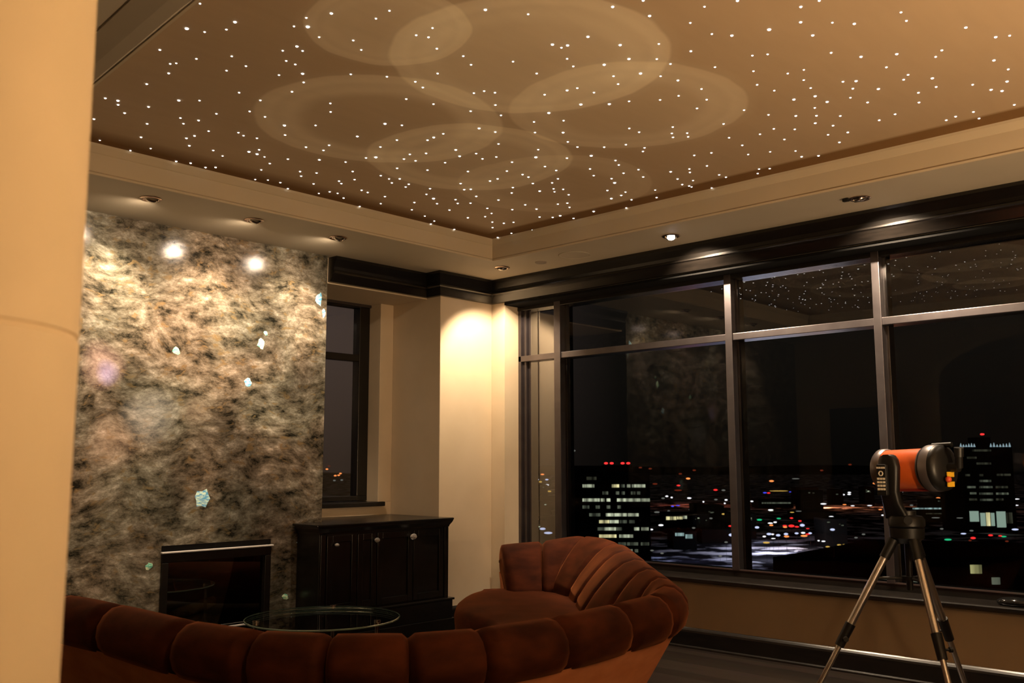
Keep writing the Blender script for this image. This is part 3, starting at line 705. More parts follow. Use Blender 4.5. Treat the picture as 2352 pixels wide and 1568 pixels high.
# added lamps out of frame, standing in for the unseen light on ceiling and sofa
def added_globe_lamp(x, y, zl, st, label, rad=.13):
    t = empty('added_floor_lamp', (x, y, 0), label, 'lamp')
    bm = bmesh.new(); lathe(bm, (x, y, 0), (0, 0, 1), [(0, 0), (.15, 0), (.15, .015), (.03, .03), (0, .03)], 32); obj('base', bm, M['bronze'], t, smooth=True)
    bm = bmesh.new(); cyl(bm, (x, y, .03), (x, y, zl-rad+.01), .011); obj('pole', bm, M['bronze'], t, smooth=True)
    bm = bmesh.new(); bmesh.ops.create_uvsphere(bm, u_segments=32, v_segments=16, radius=rad); bmesh.ops.translate(bm, verts=bm.verts, vec=(x, y, zl))
    obj('glass_globe', bm, emis('globe_glow', WARM, st, True), t, smooth=True)
    return t
def added_torchiere(x, y, zl, power, label):
    t = empty('added_torchiere', (x, y, 0), label, 'lamp')
    bm = bmesh.new(); lathe(bm, (x, y, 0), (0, 0, 1), [(0, 0), (.15, 0), (.15, .015), (.03, .03), (0, .03)], 32); obj('base', bm, M['bronze'], t, smooth=True)
    bm = bmesh.new(); cyl(bm, (x, y, .03), (x, y, zl-.08), .013); obj('pole', bm, M['bronze'], t, smooth=True)
    bm = bmesh.new(); lathe(bm, (x, y, zl-.085), (0, 0, 1), [(0, 0), (.06, .004), (.13, .03), (.17, .075), (.166, .075), (.125, .035), (.055, .012), (0, .010)], 48); obj('bowl', bm, M['bronze'], t, smooth=True)
    bm = bmesh.new(); cyl(bm, (x-.05, y, zl-.045), (x+.05, y, zl-.045), .006); obj('bulb', bm, emis('tube_bulb', WARM, 3), t, smooth=True)
    L_ = bpy.data.lights.new('bulb_light', 'POINT'); L_.energy = power; L_.color = WARM; L_.shadow_soft_size = .03
    lo = bpy.data.objects.new('bulb_light', L_); lo.location = (0, 0, zl-.015); link(lo, t)
    return t
added_torchiere(3.5, -.6, 1.05, 350, 'added bronze uplighter floor lamp right of the camera, out of the photo')  # added uplight that brightens the painted ceiling
added_globe_lamp(3.1, -.15, .60, 23, 'added low globe lamp right of the camera, out of the photo')  # added low light for the right side of the sofa shell
def pendant(x, y, zl, st, label, rad=.13):
    t = empty('added_pendant_lamp', (x, y, Z(ZC)), label, 'lamp')
    bm = bmesh.new(); lathe(bm, (x, y, Z(ZC)), (0, 0, -1), [(0, 0), (.06, 0), (.055, .02), (0, .025)], 32); obj('canopy', bm, M['bronze'], t, smooth=True)
    bm = bmesh.new(); cyl(bm, (x, y, zl+rad-.01), (x, y, Z(ZC)-.02), .005); obj('cord', bm, M['bronze'], t, smooth=True)
    bm = bmesh.new(); bmesh.ops.create_uvsphere(bm, u_segments=32, v_segments=16, radius=rad); bmesh.ops.translate(bm, verts=bm.verts, vec=(x, y, zl))
    obj('glass_globe', bm, emis('pendant_glow', WARM, st, True), t, smooth=True)
pendant(.9, -.9, 2.78, 118, 'added round glass pendant lamp above and behind the camera, out of the photo')  # added high light for the column and the sofa tops

# ------------------------------------------------------------ telescope on tripod
TS = empty('telescope', (5.14, 1.992, 0), 'orange telescope with a single black fork arm, mounted on the tripod', 'telescope')
ax = Vector((.24, .97, -.035)).normalized(); C0 = Vector((5.185, 1.965, Z(-.030)))
bm = bmesh.new(); lathe(bm, C0, ax, [(0, -.10), (.106, -.10), (.106, .14), (0, .14)], 64)
obj('tube', bm, M['orange'], TS, smooth=True, ang=30)
bm = bmesh.new(); lathe(bm, C0, ax, [(0, -.215), (.05, -.215), (.095, -.205), (.118, -.19), (.121, -.17), (.121, -.11), (.112, -.095), (.100, -.095), (0, -.095)], 64)
o = obj('rear_cell', bm, M['blackplastic'], TS, smooth=True, ang=50); o['label'] = 'black rear cell'
bm = bmesh.new(); lathe(bm, C0, ax, [(.1215, -.165), (.1225, -.16), (.1225, -.118), (.1135, -.095), (.1065, -.098), (.1065, -.165), (.1215, -.165)], 64)
o = obj('rear_ring', bm, M['silver'], TS, smooth=True); o['label'] = 'silver ring'
bm = bmesh.new(); lathe(bm, C0, ax, [(0, .135), (.108, .135), (.114, .145), (.114, .175), (.106, .185), (.098, .185), (.096, .150), (0, .150)], 64)
o = obj('front_ring', bm, M['silver'], TS, smooth=True); o['label'] = 'silver ring'
# diagonal, eyepiece, finder, dovetail, yellow label
rb = C0-ax*.215
bm = bmesh.new(); cyl(bm, rb, rb-ax*.055, .024); cyl(bm, rb-ax*.055, rb-ax*.055+Vector((-.02, -.01, .06)), .02, .018); cyl(bm, rb-ax*.055+Vector((-.02, -.01, .055)), rb-ax*.055+Vector((-.026, -.014, .10)), .023)
obj('eyepiece', bm, M['blackplastic'], TS, smooth=True)
side = ax.cross(Vector((0, 0, 1))).normalized()   # to the camera side
if side.x > 0: side = -side
bm = bmesh.new(); p = rb+Vector((0, 0, -.060))+side*-.02; bx(bm, -.0025, -.028, -.038, .0025, .028, .038)
bmesh.ops.rotate(bm, verts=bm.verts, cent=(0, 0, 0), matrix=Matrix.Rotation(R(75), 3, 'Z')); bmesh.ops.translate(bm, verts=bm.verts, vec=p-ax*.012+side*.03)
o = obj('warning_label', bm, M['yellow'], TS); o['label'] = 'yellow label'
bm = bmesh.new(); bmesh.ops.create_uvsphere(bm, u_segments=16, v_segments=10, radius=.016); bmesh.ops.translate(bm, verts=bm.verts, vec=p-ax*.02+side*.062)
o = obj('focus_knob', bm, M['orangered'], TS, smooth=True); o['label'] = 'orange red knob'
bm = bmesh.new(); cyl(bm, p-ax*.016+side*.032, p-ax*.036+side*.032, .012); obj('screw', bm, M['blackplastic'], TS, smooth=True)
bm = bmesh.new(); q = C0+Vector((0, 0, .0))+ax*-.165+side*-.02+Vector((0, 0, .118)); cyl(bm, q-ax*.06, q+ax*.05, .013); obj('finder', bm, M['blackplastic'], TS, smooth=True)
bm = bmesh.new(); a = C0+ax*-.10-Vector((0, 0, .108)); 
cyl(bm, a, a+ax*.2, .012); obj('dovetail_rail', bm, M['darkred'], TS)
# fork arm on the camera side
ac = C0+side*.135+ax*.045
bm = bmesh.new()
prof = []
pts = [(0, .062, .052), (0, .045, .060), (0, .0, .063), (0, -.06, .056), (0, -.13, .048), (0, -.19, .046), (0, -.235, .05)]
rings = []
for (dx, dz, hw) in [(0, .078, .018), (0, .070, .038), (0, .050, .053), (0, .01, .060), (0, -.05, .056), (0, -.12, .049), (.0, -.18, .050), (.0, -.225, .060), (0, -.26, .07)]:
    c = ac+Vector((0, 0, dz))+side*(-.0)+(-side)*max(0, (-dz-.15))*.55; th = .027
    rg = []
    for (u, v) in ((-1, -.5), (-.8, -.9), (-.3, -1), (.3, -1), (.8, -.9), (1, -.5), (1, .5), (.8, .9), (.3, 1), (-.3, 1), (-.8, .9), (-1, .5)):
        rg.append(bm.verts.new(c+ax*u*hw+side*v*th))
    rings.append(rg)
for A, B in zip(rings, rings[1:]):
    for j in range(12): bm.faces.new((A[j], A[(j+1) % 12], B[(j+1) % 12], B[j]))
bm.faces.new(rings[0]); bm.faces.new(rings[-1][::-1])
arm = obj('fork_arm', bm, M['blackplastic'], TS, smooth=True, ang=60)
# motor cover rim, silver
bm = bmesh.new(); lathe(bm, ac+side*.026, side, [(.050, 0), (.056, 0), (.056, .004), (.050, .004), (.050, 0)], 40)
# hand controller with keys hanging on the arm
hc = ac+side*.040+Vector((0, 0, -.055))+ax*.012
bm.free()
bm = bmesh.new(); bx(bm, -.030, -.012, -.082, .030, .012, .082)
rot = Matrix(((ax.x, side.x, 0), (ax.y, side.y, 0), (0, 0, 1)))
rot = Matrix((( -ax.x, side.x, 0), (-ax.y, side.y, 0), (0, 0, 1)))
bmesh.ops.transform(bm, matrix=rot.to_4x4(), verts=bm.verts); bmesh.ops.translate(bm, verts=bm.verts, vec=hc)
pad = obj('hand_controller', bm, M['blackplastic'], TS, bev=.006, seg=3)
def key(u, v, w_, h_, name='button'):
    bm = bmesh.new(); bx(bm, u-w_/2, .012, v-h_/2, u+w_/2, .0150, v+h_/2)
    bmesh.ops.transform(bm, matrix=rot.to_4x4(), verts=bm.verts); bmesh.ops.translate(bm, verts=bm.verts, vec=hc)
    o = obj(name, bm, M['button'], pad, org=parent_loc(pad)); return o
for u in (-.020, -.007, .007, .020): key(u, .064, .010, .009)
for v in (.006, -.012, -.030, -.048):
    for u in (-.017, 0, .017): key(u, v, .013, .011)
bm = bmesh.new(); lathe(bm, hc+Vector((0, 0, .034)), side, [(.009, .0125), (.014, .0125), (.014, .015), (.009, .015), (.009, .0125)], 24); obj('button', bm, M['button'], pad, org=parent_loc(pad))
o = None
# mount base drum
bc = Vector((5.14, 1.992, 0))
bm = bmesh.new(); lathe(bm, bc+Vector((0, 0, Z(-.335))), (0, 0, 1), [(0, 0), (.085, 0), (.092, .008), (.092, .04), (.080, .058), (.05, .064), (.05, .085), (0, .09)], 48)
obj('mount_base', bm, M['blackplastic'], TS, smooth=True, ang=40)
bm = bmesh.new(); cyl(bm, bc+Vector((-.06, -.03, Z(-.295))), bc+Vector((-.095, -.045, Z(-.295))), .022); obj('port_cap', bm, M['blackplastic'], TS, smooth=True)

# tripod: a thing of its own
TR = empty('tripod', (5.14, 1.992, 0), 'steel-legged telescope tripod standing by the window', 'tripod')
bm = bmesh.new(); lathe(bm, bc+Vector((0, 0, Z(-.42))), (0, 0, 1), [(0, 0), (.05, 0), (.085, .03), (.088, .082), (0, .085)], 40); obj('head', bm, M['blackplastic'], TR, smooth=True, ang=40)
bm = bmesh.new(); cyl(bm, bc+Vector((0, 0, Z(-.66))), bc+Vector((0, 0, Z(-.42))), .017); obj('centre_rod', bm, M['blackplastic'], TR, smooth=True)
bm = bmesh.new()
feet = [Vector((4.775, 2.47, 0)), Vector((4.785, 1.635, 0)), Vector((5.72, 1.90, 0))]
for ft in feet:
    d = (ft-bc); d.z = 0; d.normalize(); c = bc+Vector((0, 0, Z(-.60)))
    cyl(bm, c, c+d*.17, .008)
lathe(bm, bc+Vector((0, 0, Z(-.61))), (0, 0, 1), [(0, 0), (.04, 0), (.04, .02), (0, .02)], 24)
obj('spreader', bm, M['blackplastic'], TR)
for ft in feet:
    d = (ft-bc); d.z = 0; d.normalize(); top = bc+d*.070+Vector((0, 0, Z(-.40))); L_ = ft-top
    bm = bmesh.new(); cyl(bm, top+L_*.0, top+L_*.10, .028, .026); leg = obj('leg_socket', bm, M['blackplastic'], TR, smooth=True)
    bm = bmesh.new(); cyl(bm, top+L_*.09, top+L_*.50, .0205); lg = obj('leg', bm, M['steel'], TR, smooth=True)
    bm = bmesh.new(); cyl(bm, top+L_*.455, top+L_*.575, .027, .024)
    k = top+L_*.53; e = L_.cross(Vector((0, 0, 1))).normalized(); cyl(bm, k, k-e*.05, .006)
    cyl(bm, k-e*.045, k-e*.06, .013); obj('clamp', bm, M['blackplastic'], lg, smooth=True, org=(5.14, 1.992, 0))
    bm = bmesh.new(); cyl(bm, top+L_*.57, top+L_*.985, .0145); obj('leg_extension', bm, M['steel'], lg, smooth=True, org=(5.14, 1.992, 0))
    bm = bmesh.new(); cyl(bm, top+L_*.97, ft+Vector((0, 0, .001)), .018, .012); obj('foot', bm, M['blackplastic'], lg, smooth=True, org=(5.14, 1.992, 0))

# dark glossy case on the window stool
bm = bmesh.new(); bmesh.ops.create_uvsphere(bm, u_segments=24, v_segments=14, radius=1)
for v in bm.verts: v.co = Vector((v.co.x*.05, v.co.y*.105, max(v.co.z, -.55)*.032))
bmesh.ops.translate(bm, verts=bm.verts, vec=(6.235, 1.80, Z(-.8205)))
tag(obj('glossy_case', bm, M['blackgloss'], org=(6.235, 1.80, Z(-.838)), smooth=True), 'small black glossy rounded case lying on the window sill', 'case')


# ------------------------------------------------------------ star lights (x, y, radius in mm) on the tray ceiling
STARS = [(1.758,3.406,4.4),(1.94,3.448,7.3),(1.829,3.651,8.4),(1.898,3.626,4.7),(1.951,3.537,4.7),(1.848,3.934,4.9),(2.009,3.904,5.0),(2.107,3.762,5.0),(1.952,4.043,5.1),(1.968,4.016,4.0),(2.209,3.811,5.1),(2.173,3.923,5.2),(1.998,4.149,5.2),(1.985,4.349,5.3),(1.923,4.676,5.5),(1.982,4.662,7.8),(2.007,4.716,5.6),(2.196,4.434,7.8),(2.27,4.359,5.6),(2.355,4.119,5.5),(2.484,4.132,5.6),(2.129,4.63,5.7),(2.082,4.806,5.8),(2.007,5.012,5.9),(2.238,4.874,6.0),(2.322,4.661,5.9),(2.375,4.73,6.0),(2.407,4.623,5.9),(2.424,4.465,5.8),(2.528,4.307,5.8),(2.627,4.318,5.8),(2.326,2.899,4.5),(2.175,3.091,6.3),(2.126,3.199,4.5),(2.331,2.994,4.6),(2.134,3.302,4.6),(2.177,3.263,8.4),(2.268,3.31,3.8),(2.549,2.99,4.7),(2.552,2.887,3.7),(2.599,2.966,4.8),(2.391,3.229,4.8),(2.254,3.459,6.8),(2.235,3.543,4.9),(2.298,3.48,4.9),(2.474,3.28,3.9),(2.701,3.025,4.9),(2.837,2.996,5.0),(2.307,3.625,5.0),(2.358,3.628,5.1),(2.442,3.693,7.3),(2.373,3.788,5.2),(2.605,3.532,5.2),(2.743,3.43,5.2),(2.886,3.225,5.2),(2.505,3.777,5.3),(2.877,3.377,5.3),(2.949,3.404,5.4),(2.532,3.918,5.5),(2.989,3.578,5.6),(3.131,3.529,5.6),(2.756,3.907,5.6),(2.828,4.004,5.8),(3.138,3.934,8.3),(3.217,3.885,6.0),(2.89,4.23,6.0),(2.772,4.354,8.4),(2.593,2.608,6.3),(2.743,2.507,4.5),(2.934,2.214,6.2),(2.977,2.093,5.3),(3.103,2.151,6.3),(3.077,2.459,6.7),(3.028,2.622,6.8),(3.081,2.579,6.8),(3.08,2.614,4.9),(3.24,2.407,6.8),(3.35,2.276,4.8),(3.187,2.671,5.0),(3.037,2.872,5.0),(2.927,3.038,5.1),(3.385,2.466,7.0),(3.271,2.704,5.1),(3.357,2.588,7.1),(3.475,2.374,5.0),(3.213,2.883,5.2),(3.492,2.637,5.2),(3.556,2.524,7.3),(3.649,2.473,5.2),(3.584,2.679,5.3),(3.174,3.273,5.5),(3.191,3.217,5.4),(3.243,3.192,5.5),(3.435,3.029,5.5),(3.471,2.911,6.5),(3.484,2.856,5.4),(3.586,2.832,5.5),(3.362,3.306,5.7),(3.487,3.387,5.8),(3.638,3.179,8.1),(3.663,2.98,7.9),(3.761,2.87,7.9),(3.801,2.773,5.6),(3.896,2.647,5.6),(3.333,3.461,5.8),(3.682,3.325,5.9),(3.779,3.196,5.9),(3.241,1.819,6.1),(3.192,1.942,4.4),(3.465,1.658,6.2),(3.468,1.58,5.3),(3.274,2.063,4.6),(3.591,1.722,6.4),(3.688,1.627,4.6),(3.561,1.852,8.4),(3.428,2.053,4.7),(3.501,1.998,6.6),(3.743,1.742,6.6),(3.512,2.214,5.9),(3.966,1.762,4.9),(3.746,2.036,5.0),(3.782,1.979,5.0),(3.564,2.359,5.1),(3.739,2.228,5.1),(4.056,1.939,4.1),(3.905,2.12,5.2),(4.043,2.015,5.2),(4.169,1.996,5.3),(3.749,2.441,6.4),(4.064,2.189,5.4),(4.285,2.017,5.4),(3.92,2.416,5.4),(4.19,2.164,5.4),(3.916,2.548,5.5),(4.058,2.472,5.6),(4.399,2.049,7.7),(4.366,2.148,7.8),(4.514,2.039,7.9),(4.127,2.574,5.7),(4.548,2.123,5.7),(4.32,2.408,5.7),(4.471,2.348,5.8),(4.587,2.25,7.0),(4.66,2.168,5.8),(4.752,2.077,5.8),(4.425,2.594,6.0),(4.762,2.224,7.2),(4.865,2.17,6.0),(3.795,1.38,4.5),(3.887,1.393,4.6),(3.762,1.564,6.5),(4.126,1.233,6.5),(4.313,1.17,6.7),(4.339,1.121,4.7),(4.288,1.389,5.9),(4.102,1.682,7.0),(4.187,1.552,6.9),(4.339,1.434,5.0),(4.566,1.253,7.1),(4.297,1.644,5.1),(4.72,1.236,5.2),(4.456,1.604,5.2),(4.5,1.642,5.3),(4.319,1.866,5.3),(4.357,1.817,7.4),(4.58,1.535,7.4),(4.873,1.285,7.4),(4.436,1.868,5.4),(4.529,1.778,7.6),(4.701,1.56,5.4),(4.797,1.42,5.4),(4.929,1.375,7.6),(4.983,1.34,7.6),(4.716,1.652,5.5),(4.543,1.928,5.6),(4.665,1.891,5.6),(4.85,1.699,5.6),(5.226,1.352,5.7),(4.93,1.854,5.8),(5.185,1.54,5.8),(5.19,1.632,5.9),(5.307,1.55,5.9),(4.96,1.952,5.9),(5.212,1.688,5.9),(2.529,4.737,6.1),(2.657,4.639,6.1),(2.703,4.662,6.2),(2.512,4.865,6.2),(2.5,4.935,6.2),(2.313,5.106,6.2),(2.173,5.327,5.0),(2.779,4.645,6.2),(2.574,5.042,6.4),(2.441,5.253,5.1),(2.375,5.375,5.2),(2.896,4.812,6.5),(2.714,5.019,6.5),(2.873,4.887,9.1),(2.93,4.89,9.2),(2.804,5.07,5.3),(2.989,4.903,5.3),(2.66,5.369,6.7),(2.738,5.337,6.7),(2.845,5.35,6.8),(2.888,5.303,6.8),(3.082,4.992,6.8),(3.114,5.141,5.5),(3.197,5.348,5.7),(3.262,5.3,5.7),(2.86,4.483,6.2),(3.157,4.206,7.4),(3.061,4.572,6.4),(3.135,4.446,6.4),(3.166,4.546,6.5),(3.352,4.091,6.3),(3.475,3.965,6.3),(3.469,3.905,7.5),(3.466,3.821,6.1),(3.362,4.254,6.4),(3.704,3.972,7.8),(3.568,4.231,6.6),(3.624,4.147,6.5),(3.601,4.325,6.7),(3.672,4.299,6.7),(3.8,4.04,7.9),(3.111,4.837,6.7),(3.252,4.71,8.0),(3.427,4.475,6.6),(3.461,4.422,9.3),(3.822,4.195,6.7),(3.389,4.629,6.7),(3.689,4.496,6.9),(3.304,4.994,6.9),(3.394,4.943,7.0),(3.846,4.386,6.9),(4.043,4.221,6.9),(3.535,4.751,6.9),(3.364,5.071,7.0),(3.714,4.691,7.0),(3.796,4.707,5.7),(3.844,4.657,7.1),(3.35,5.29,7.2),(3.649,4.882,7.1),(3.599,4.983,7.2),(3.643,5.018,7.2),(3.519,5.156,7.2),(3.865,4.763,7.2),(3.962,4.705,7.3),(4.191,4.445,7.2),(3.462,5.373,7.4),(3.989,4.769,7.3),(4.128,4.679,7.4),(4.305,4.53,7.4),(3.673,5.316,6.0),(3.702,5.231,7.5),(3.761,5.221,6.0),(3.831,5.044,7.4),(3.892,5.056,7.5),(3.861,5.288,7.6),(4.037,5.049,7.6),(4.201,4.799,7.5),(4.306,4.843,10.7),(4.431,4.751,7.7),(4.131,5.212,6.2),(4.278,5.016,7.8),(4.411,4.923,7.8),(4.508,4.811,7.8),(4.072,5.38,6.3),(4.392,5.177,6.4),(4.589,4.985,8.0),(4.575,5.242,6.5),(4.834,5.045,8.2),(4.723,5.301,6.7),(4.764,5.386,6.8),(5.008,5.381,6.9),(3.545,3.613,7.3),(3.649,3.589,6.1),(3.809,3.433,6.1),(3.919,3.319,7.4),(4.123,3.01,6.1),(4.21,3.006,6.1),(3.804,3.715,6.3),(4.056,3.4,6.3),(4.164,3.417,6.4),(4.328,3.186,6.4),(4.039,3.615,5.2),(4.275,3.305,6.4),(4.449,3.14,6.4),(3.834,3.932,6.5),(4.496,3.185,6.5),(4.133,3.719,9.3),(4.344,3.458,9.2),(4.278,3.594,6.6),(3.93,3.975,6.7),(3.963,3.889,6.6),(4.102,3.889,6.7),(4.518,3.407,6.7),(4.603,3.446,6.8),(4.307,3.799,6.8),(4.209,4.036,6.9),(4.417,3.801,6.9),(4.541,3.626,6.9),(4.765,3.413,6.9),(4.332,4.014,7.0),(4.398,4.023,7.1),(4.666,3.696,7.0),(4.759,3.526,7.0),(4.912,3.482,7.1),(4.287,4.195,7.1),(4.559,3.909,7.1),(4.286,4.264,7.2),(4.799,3.653,7.1),(4.887,3.695,10.1),(4.522,4.097,7.2),(4.6,3.995,7.2),(4.498,4.257,7.3),(4.71,4.078,5.9),(4.765,4.039,7.4),(4.329,4.491,7.4),(4.685,4.182,8.9),(4.768,4.12,6.0),(4.994,3.839,7.4),(4.585,4.351,7.5),(4.89,4.096,7.5),(5.11,3.772,6.0),(5.211,3.597,5.9),(4.475,4.587,7.6),(5.156,3.843,7.6),(5.171,3.941,9.2),(4.648,4.54,7.7),(5.294,3.857,7.7),(5.371,3.697,7.6),(4.567,4.74,7.8),(5.045,4.239,7.8),(5.019,4.306,6.3),(4.871,4.488,7.8),(4.747,4.75,7.9),(4.899,4.643,8.0),(5.012,4.506,8.0),(5.142,4.3,6.3),(5.353,4.245,9.7),(5.44,4.012,6.3),(4.868,4.826,6.5),(4.901,4.927,6.6),(5.273,4.502,9.8),(5.194,4.639,8.2),(5.27,4.574,8.2),(5.403,4.48,8.3),(5.054,5.002,6.7),(5.142,4.964,8.4),(5.172,4.889,6.7),(5.178,5.122,6.9),(5.452,4.946,6.9),(5.414,5.141,7.0),(5.44,5.322,7.2),(4.272,2.823,6.0),(4.354,2.884,6.1),(4.413,2.916,6.2),(4.41,2.819,6.1),(4.466,2.849,6.2),(4.641,2.688,6.2),(4.686,2.432,6.1),(4.774,2.351,6.1),(4.711,2.531,6.2),(4.887,2.473,6.3),(4.987,2.256,6.2),(5.026,2.158,6.1),(4.809,2.7,6.4),(5.153,2.265,6.3),(4.802,2.904,6.5),(4.77,3.003,6.6),(5.028,2.639,5.2),(4.981,2.759,5.3),(5.119,2.522,5.2),(5.243,2.545,6.6),(5.298,2.463,7.9),(5.0,3.058,6.8),(4.977,3.172,6.9),(5.04,3.209,7.0),(4.943,3.29,8.3),(5.284,2.854,6.9),(5.323,2.801,6.9),(5.362,2.907,7.0),(5.215,3.101,7.0),(5.29,3.096,7.1),(5.105,3.346,7.1),(5.204,3.291,5.7),(5.231,3.393,7.3),(5.29,3.377,7.3),(5.321,3.378,7.3),(5.436,3.293,5.9)]
bm = bmesh.new(); lathe(bm, (0, 0, 0), (0, 0, -1), [(1, 0), (.97, .22), (.75, .45), (.4, .58), (0, .62)], 14)
me = bpy.data.meshes.new('star_light'); bm.to_mesh(me); bm.free(); me.materials.append(M['star'])
STARS.sort(key=lambda s: -s[2]/math.hypot(s[0], s[1]))
for (x, y, rr) in STARS[:300]:
    big = rr/math.hypot(x, y) > 1.30
    o = bpy.data.objects.new('star_light', me); o.location = (x, y, Z(ZT)-.0005); o.scale = (rr/1000*.9,)*3; COL.objects.link(o)
    if big: tag(o, 'larger bright round star light set in the painted ceiling', 'star light', 'larger star lights in the ceiling')
    else: tag(o, 'small white round star light set in the painted ceiling', 'star light', 'small star lights in the ceiling')
bm = bmesh.new()
for (x, y, rr) in STARS[300:]: lathe(bm, (x, y, Z(ZT)-.001), (0, 0, -1), [(rr/1000*a, rr/1000*b) for a, b in ((1, 0), (.97, .22), (.75, .45), (.4, .58), (0, .62))], 10)
random.seed(5)
for _ in range(520):     # the star field goes on beyond the frame
    x, y = random.uniform(1.75, 5.40), random.uniform(-1.4, 3.2); v = Vector((x, y, ZT))
    px = 1176+2171.27*v.dot(r_)/v.dot(f); py = 784-2171.27*v.dot(u_)/v.dot(f)
    if -12 < px < 2364 and -12 < py < 1580: continue
    lathe(bm, (x, y, Z(ZT)-.001), (0, 0, -1), [(.006*a, .006*b) for a, b in ((1, 0), (.97, .22), (.75, .45), (.4, .58), (0, .62))], 8)
o = obj('tiny_star_lights', bm, M['star'], org=(4, 4, Z(ZT))); tag(o, 'scatter of the tiniest white star lights in the painted ceiling', 'star lights', kind='stuff')


# ------------------------------------------------------------ the city outside, about 46 m below eye level
G = -46.0
FH = Vector((math.cos(yaw), math.sin(yaw), 0)); RH = Vector((math.sin(yaw), -math.cos(yaw), 0))
FPX = 2171.27
def at(px, py, d):
    """the point of the city seen in direction (px, py) at d metres ahead"""
    v = f + r_*((px-1176)/FPX) + u_*((784-py)/FPX)
    v = v*(d/(v.dot(FH))); return Vector((v.x, v.y, v.z+H))
zg = Z(G)
def glow(name, col, st, edge=None):
    return emis(name, col, st)
gm = noisy(mat('snowy_ground', rough=.95, spec=0), .045, (.01, .01, .012), (.62, .62, .70), lo=.50, hi=.60, detail=10)
bm = bmesh.new(); q = [FH*60-RH*1200, FH*60+RH*1200, FH*4600+RH*4600, FH*4600-RH*4600]
bm.faces.new([bm.verts.new((v.x, v.y, zg)) for v in q]); struct('ground', bm, gm)
# low dark hills along the horizon
bm = bmesh.new(); n = 40; A = []
for i in range(n+1):
    k = -1+2*i/n; p = FH*4000+RH*k*3600; A.append((p, 24+16*math.sin(k*7)+9*math.sin(k*17+1)))
for (p, a), (q, b) in zip(A, A[1:]):
    v = [bm.verts.new(c) for c in ((p.x, p.y, zg), (q.x, q.y, zg), (q.x, q.y, zg+b), (p.x, p.y, zg+a))]
    back = [bm.verts.new(Vector(c.co)+FH*500) for c in v]
    bm.faces.new(v); bm.faces.new((v[3], v[2], back[2], back[3]))
o = obj('hills', bm, mat('dark_hills', (.02, .02, .02), .95)); o['kind'] = 'structure'

MW = {'white': emis('office_light', (.80, .86, .62), .62), 'dim': emis('office_light_dim', (.55, .62, .45), .14), 'warm': emis('office_light_warm', (.95, .85, .45), .8),
      'cool': emis('cool_window_light', (.55, .80, .80), .50), 'faint': emis('faint_window_light', (.45, .45, .30), .06), 'yellow': emis('yellow_window_light', (.85, .80, .35), .45)}
def windowmat(m, stripes=2.2):
    """lit window behind blinds: the strength varies from bay to bay"""
    t = m.node_tree; e = [x for x in t.nodes if x.type == 'EMISSION'][0]; st = e.inputs[1].default_value; N = t.nodes.new; L = t.links.new
    g = N('ShaderNodeNewGeometry'); mp = N('ShaderNodeMapping'); mp.inputs['Scale'].default_value = (1, 1, .05); L(g.outputs['Position'], mp.inputs[0])
    n = N('ShaderNodeTexNoise'); n.inputs['Scale'].default_value = .55; n.inputs['Detail'].default_value = 3; L(mp.outputs[0], n.inputs['Vector'])
    r = N('ShaderNodeMapRange'); r.inputs['From Min'].default_value = .38; r.inputs['From Max'].default_value = .62; r.inputs['To Min'].default_value = st*.25; r.inputs['To Max'].default_value = st*1.5
    L(n.outputs['Fac'], r.inputs['Value']); L(r.outputs[0], e.inputs[1])
for m in MW.values(): windowmat(m)
MW['glaze'] = emis('glazed_lobby_light', (.62, .85, .70), .42)

def slab(bm, px0, px1, py0, py1, d, depth):
    """upright box whose front is seen between those directions at d metres"""
    a = at(px0, py1, d); b = at(px1, py1, d); t = at(px0, py0, d).z; z0 = a.z
    v = [bm.verts.new(c) for c in ((a.x, a.y, z0), (b.x, b.y, z0), (b.x, b.y, t), (a.x, a.y, t))]
    bk = [bm.verts.new(Vector(c.co)+FH*depth) for c in v]
    bm.faces.new(v); bm.faces.new(bk[::-1])
    for i in range(4): bm.faces.new((v[i], bk[i], bk[(i+1) % 4], v[(i+1) % 4]))
REG = []
def building(px0, px1, py0, d, depth, wins, label, group=None, mm='night_black', name='building', extra=None):
    REG.append((px0-4, px1+4, d-3, d+depth+3))
    base = at((px0+px1)/2, 1200, d); t = empty(name, (base.x, base.y, zg), label, 'building', group)
    bm = bmesh.new(); a = at(px0, py0, d); b = at(px1, py0, d)
    v = [bm.verts.new(c) for c in ((a.x, a.y, zg), (b.x, b.y, zg), (b.x, b.y, a.z), (a.x, a.y, a.z))]
    bk = [bm.verts.new(Vector(c.co)+FH*depth) for c in v]
    bm.faces.new(v); bm.faces.new(bk[::-1])
    for i in range(4): bm.faces.new((v[i], bk[i], bk[(i+1) % 4], v[(i+1) % 4]))
    if extra: slab(bm, *extra, d+6, 12)
    obj('facade', bm, M[mm], t)
    for (x0, x1, y0, y1, k) in wins:
        bm = bmesh.new(); slab(bm, x0, x1, y0, y1, d-.25, .2); obj('lit_window', bm, MW[k], t)
    return t
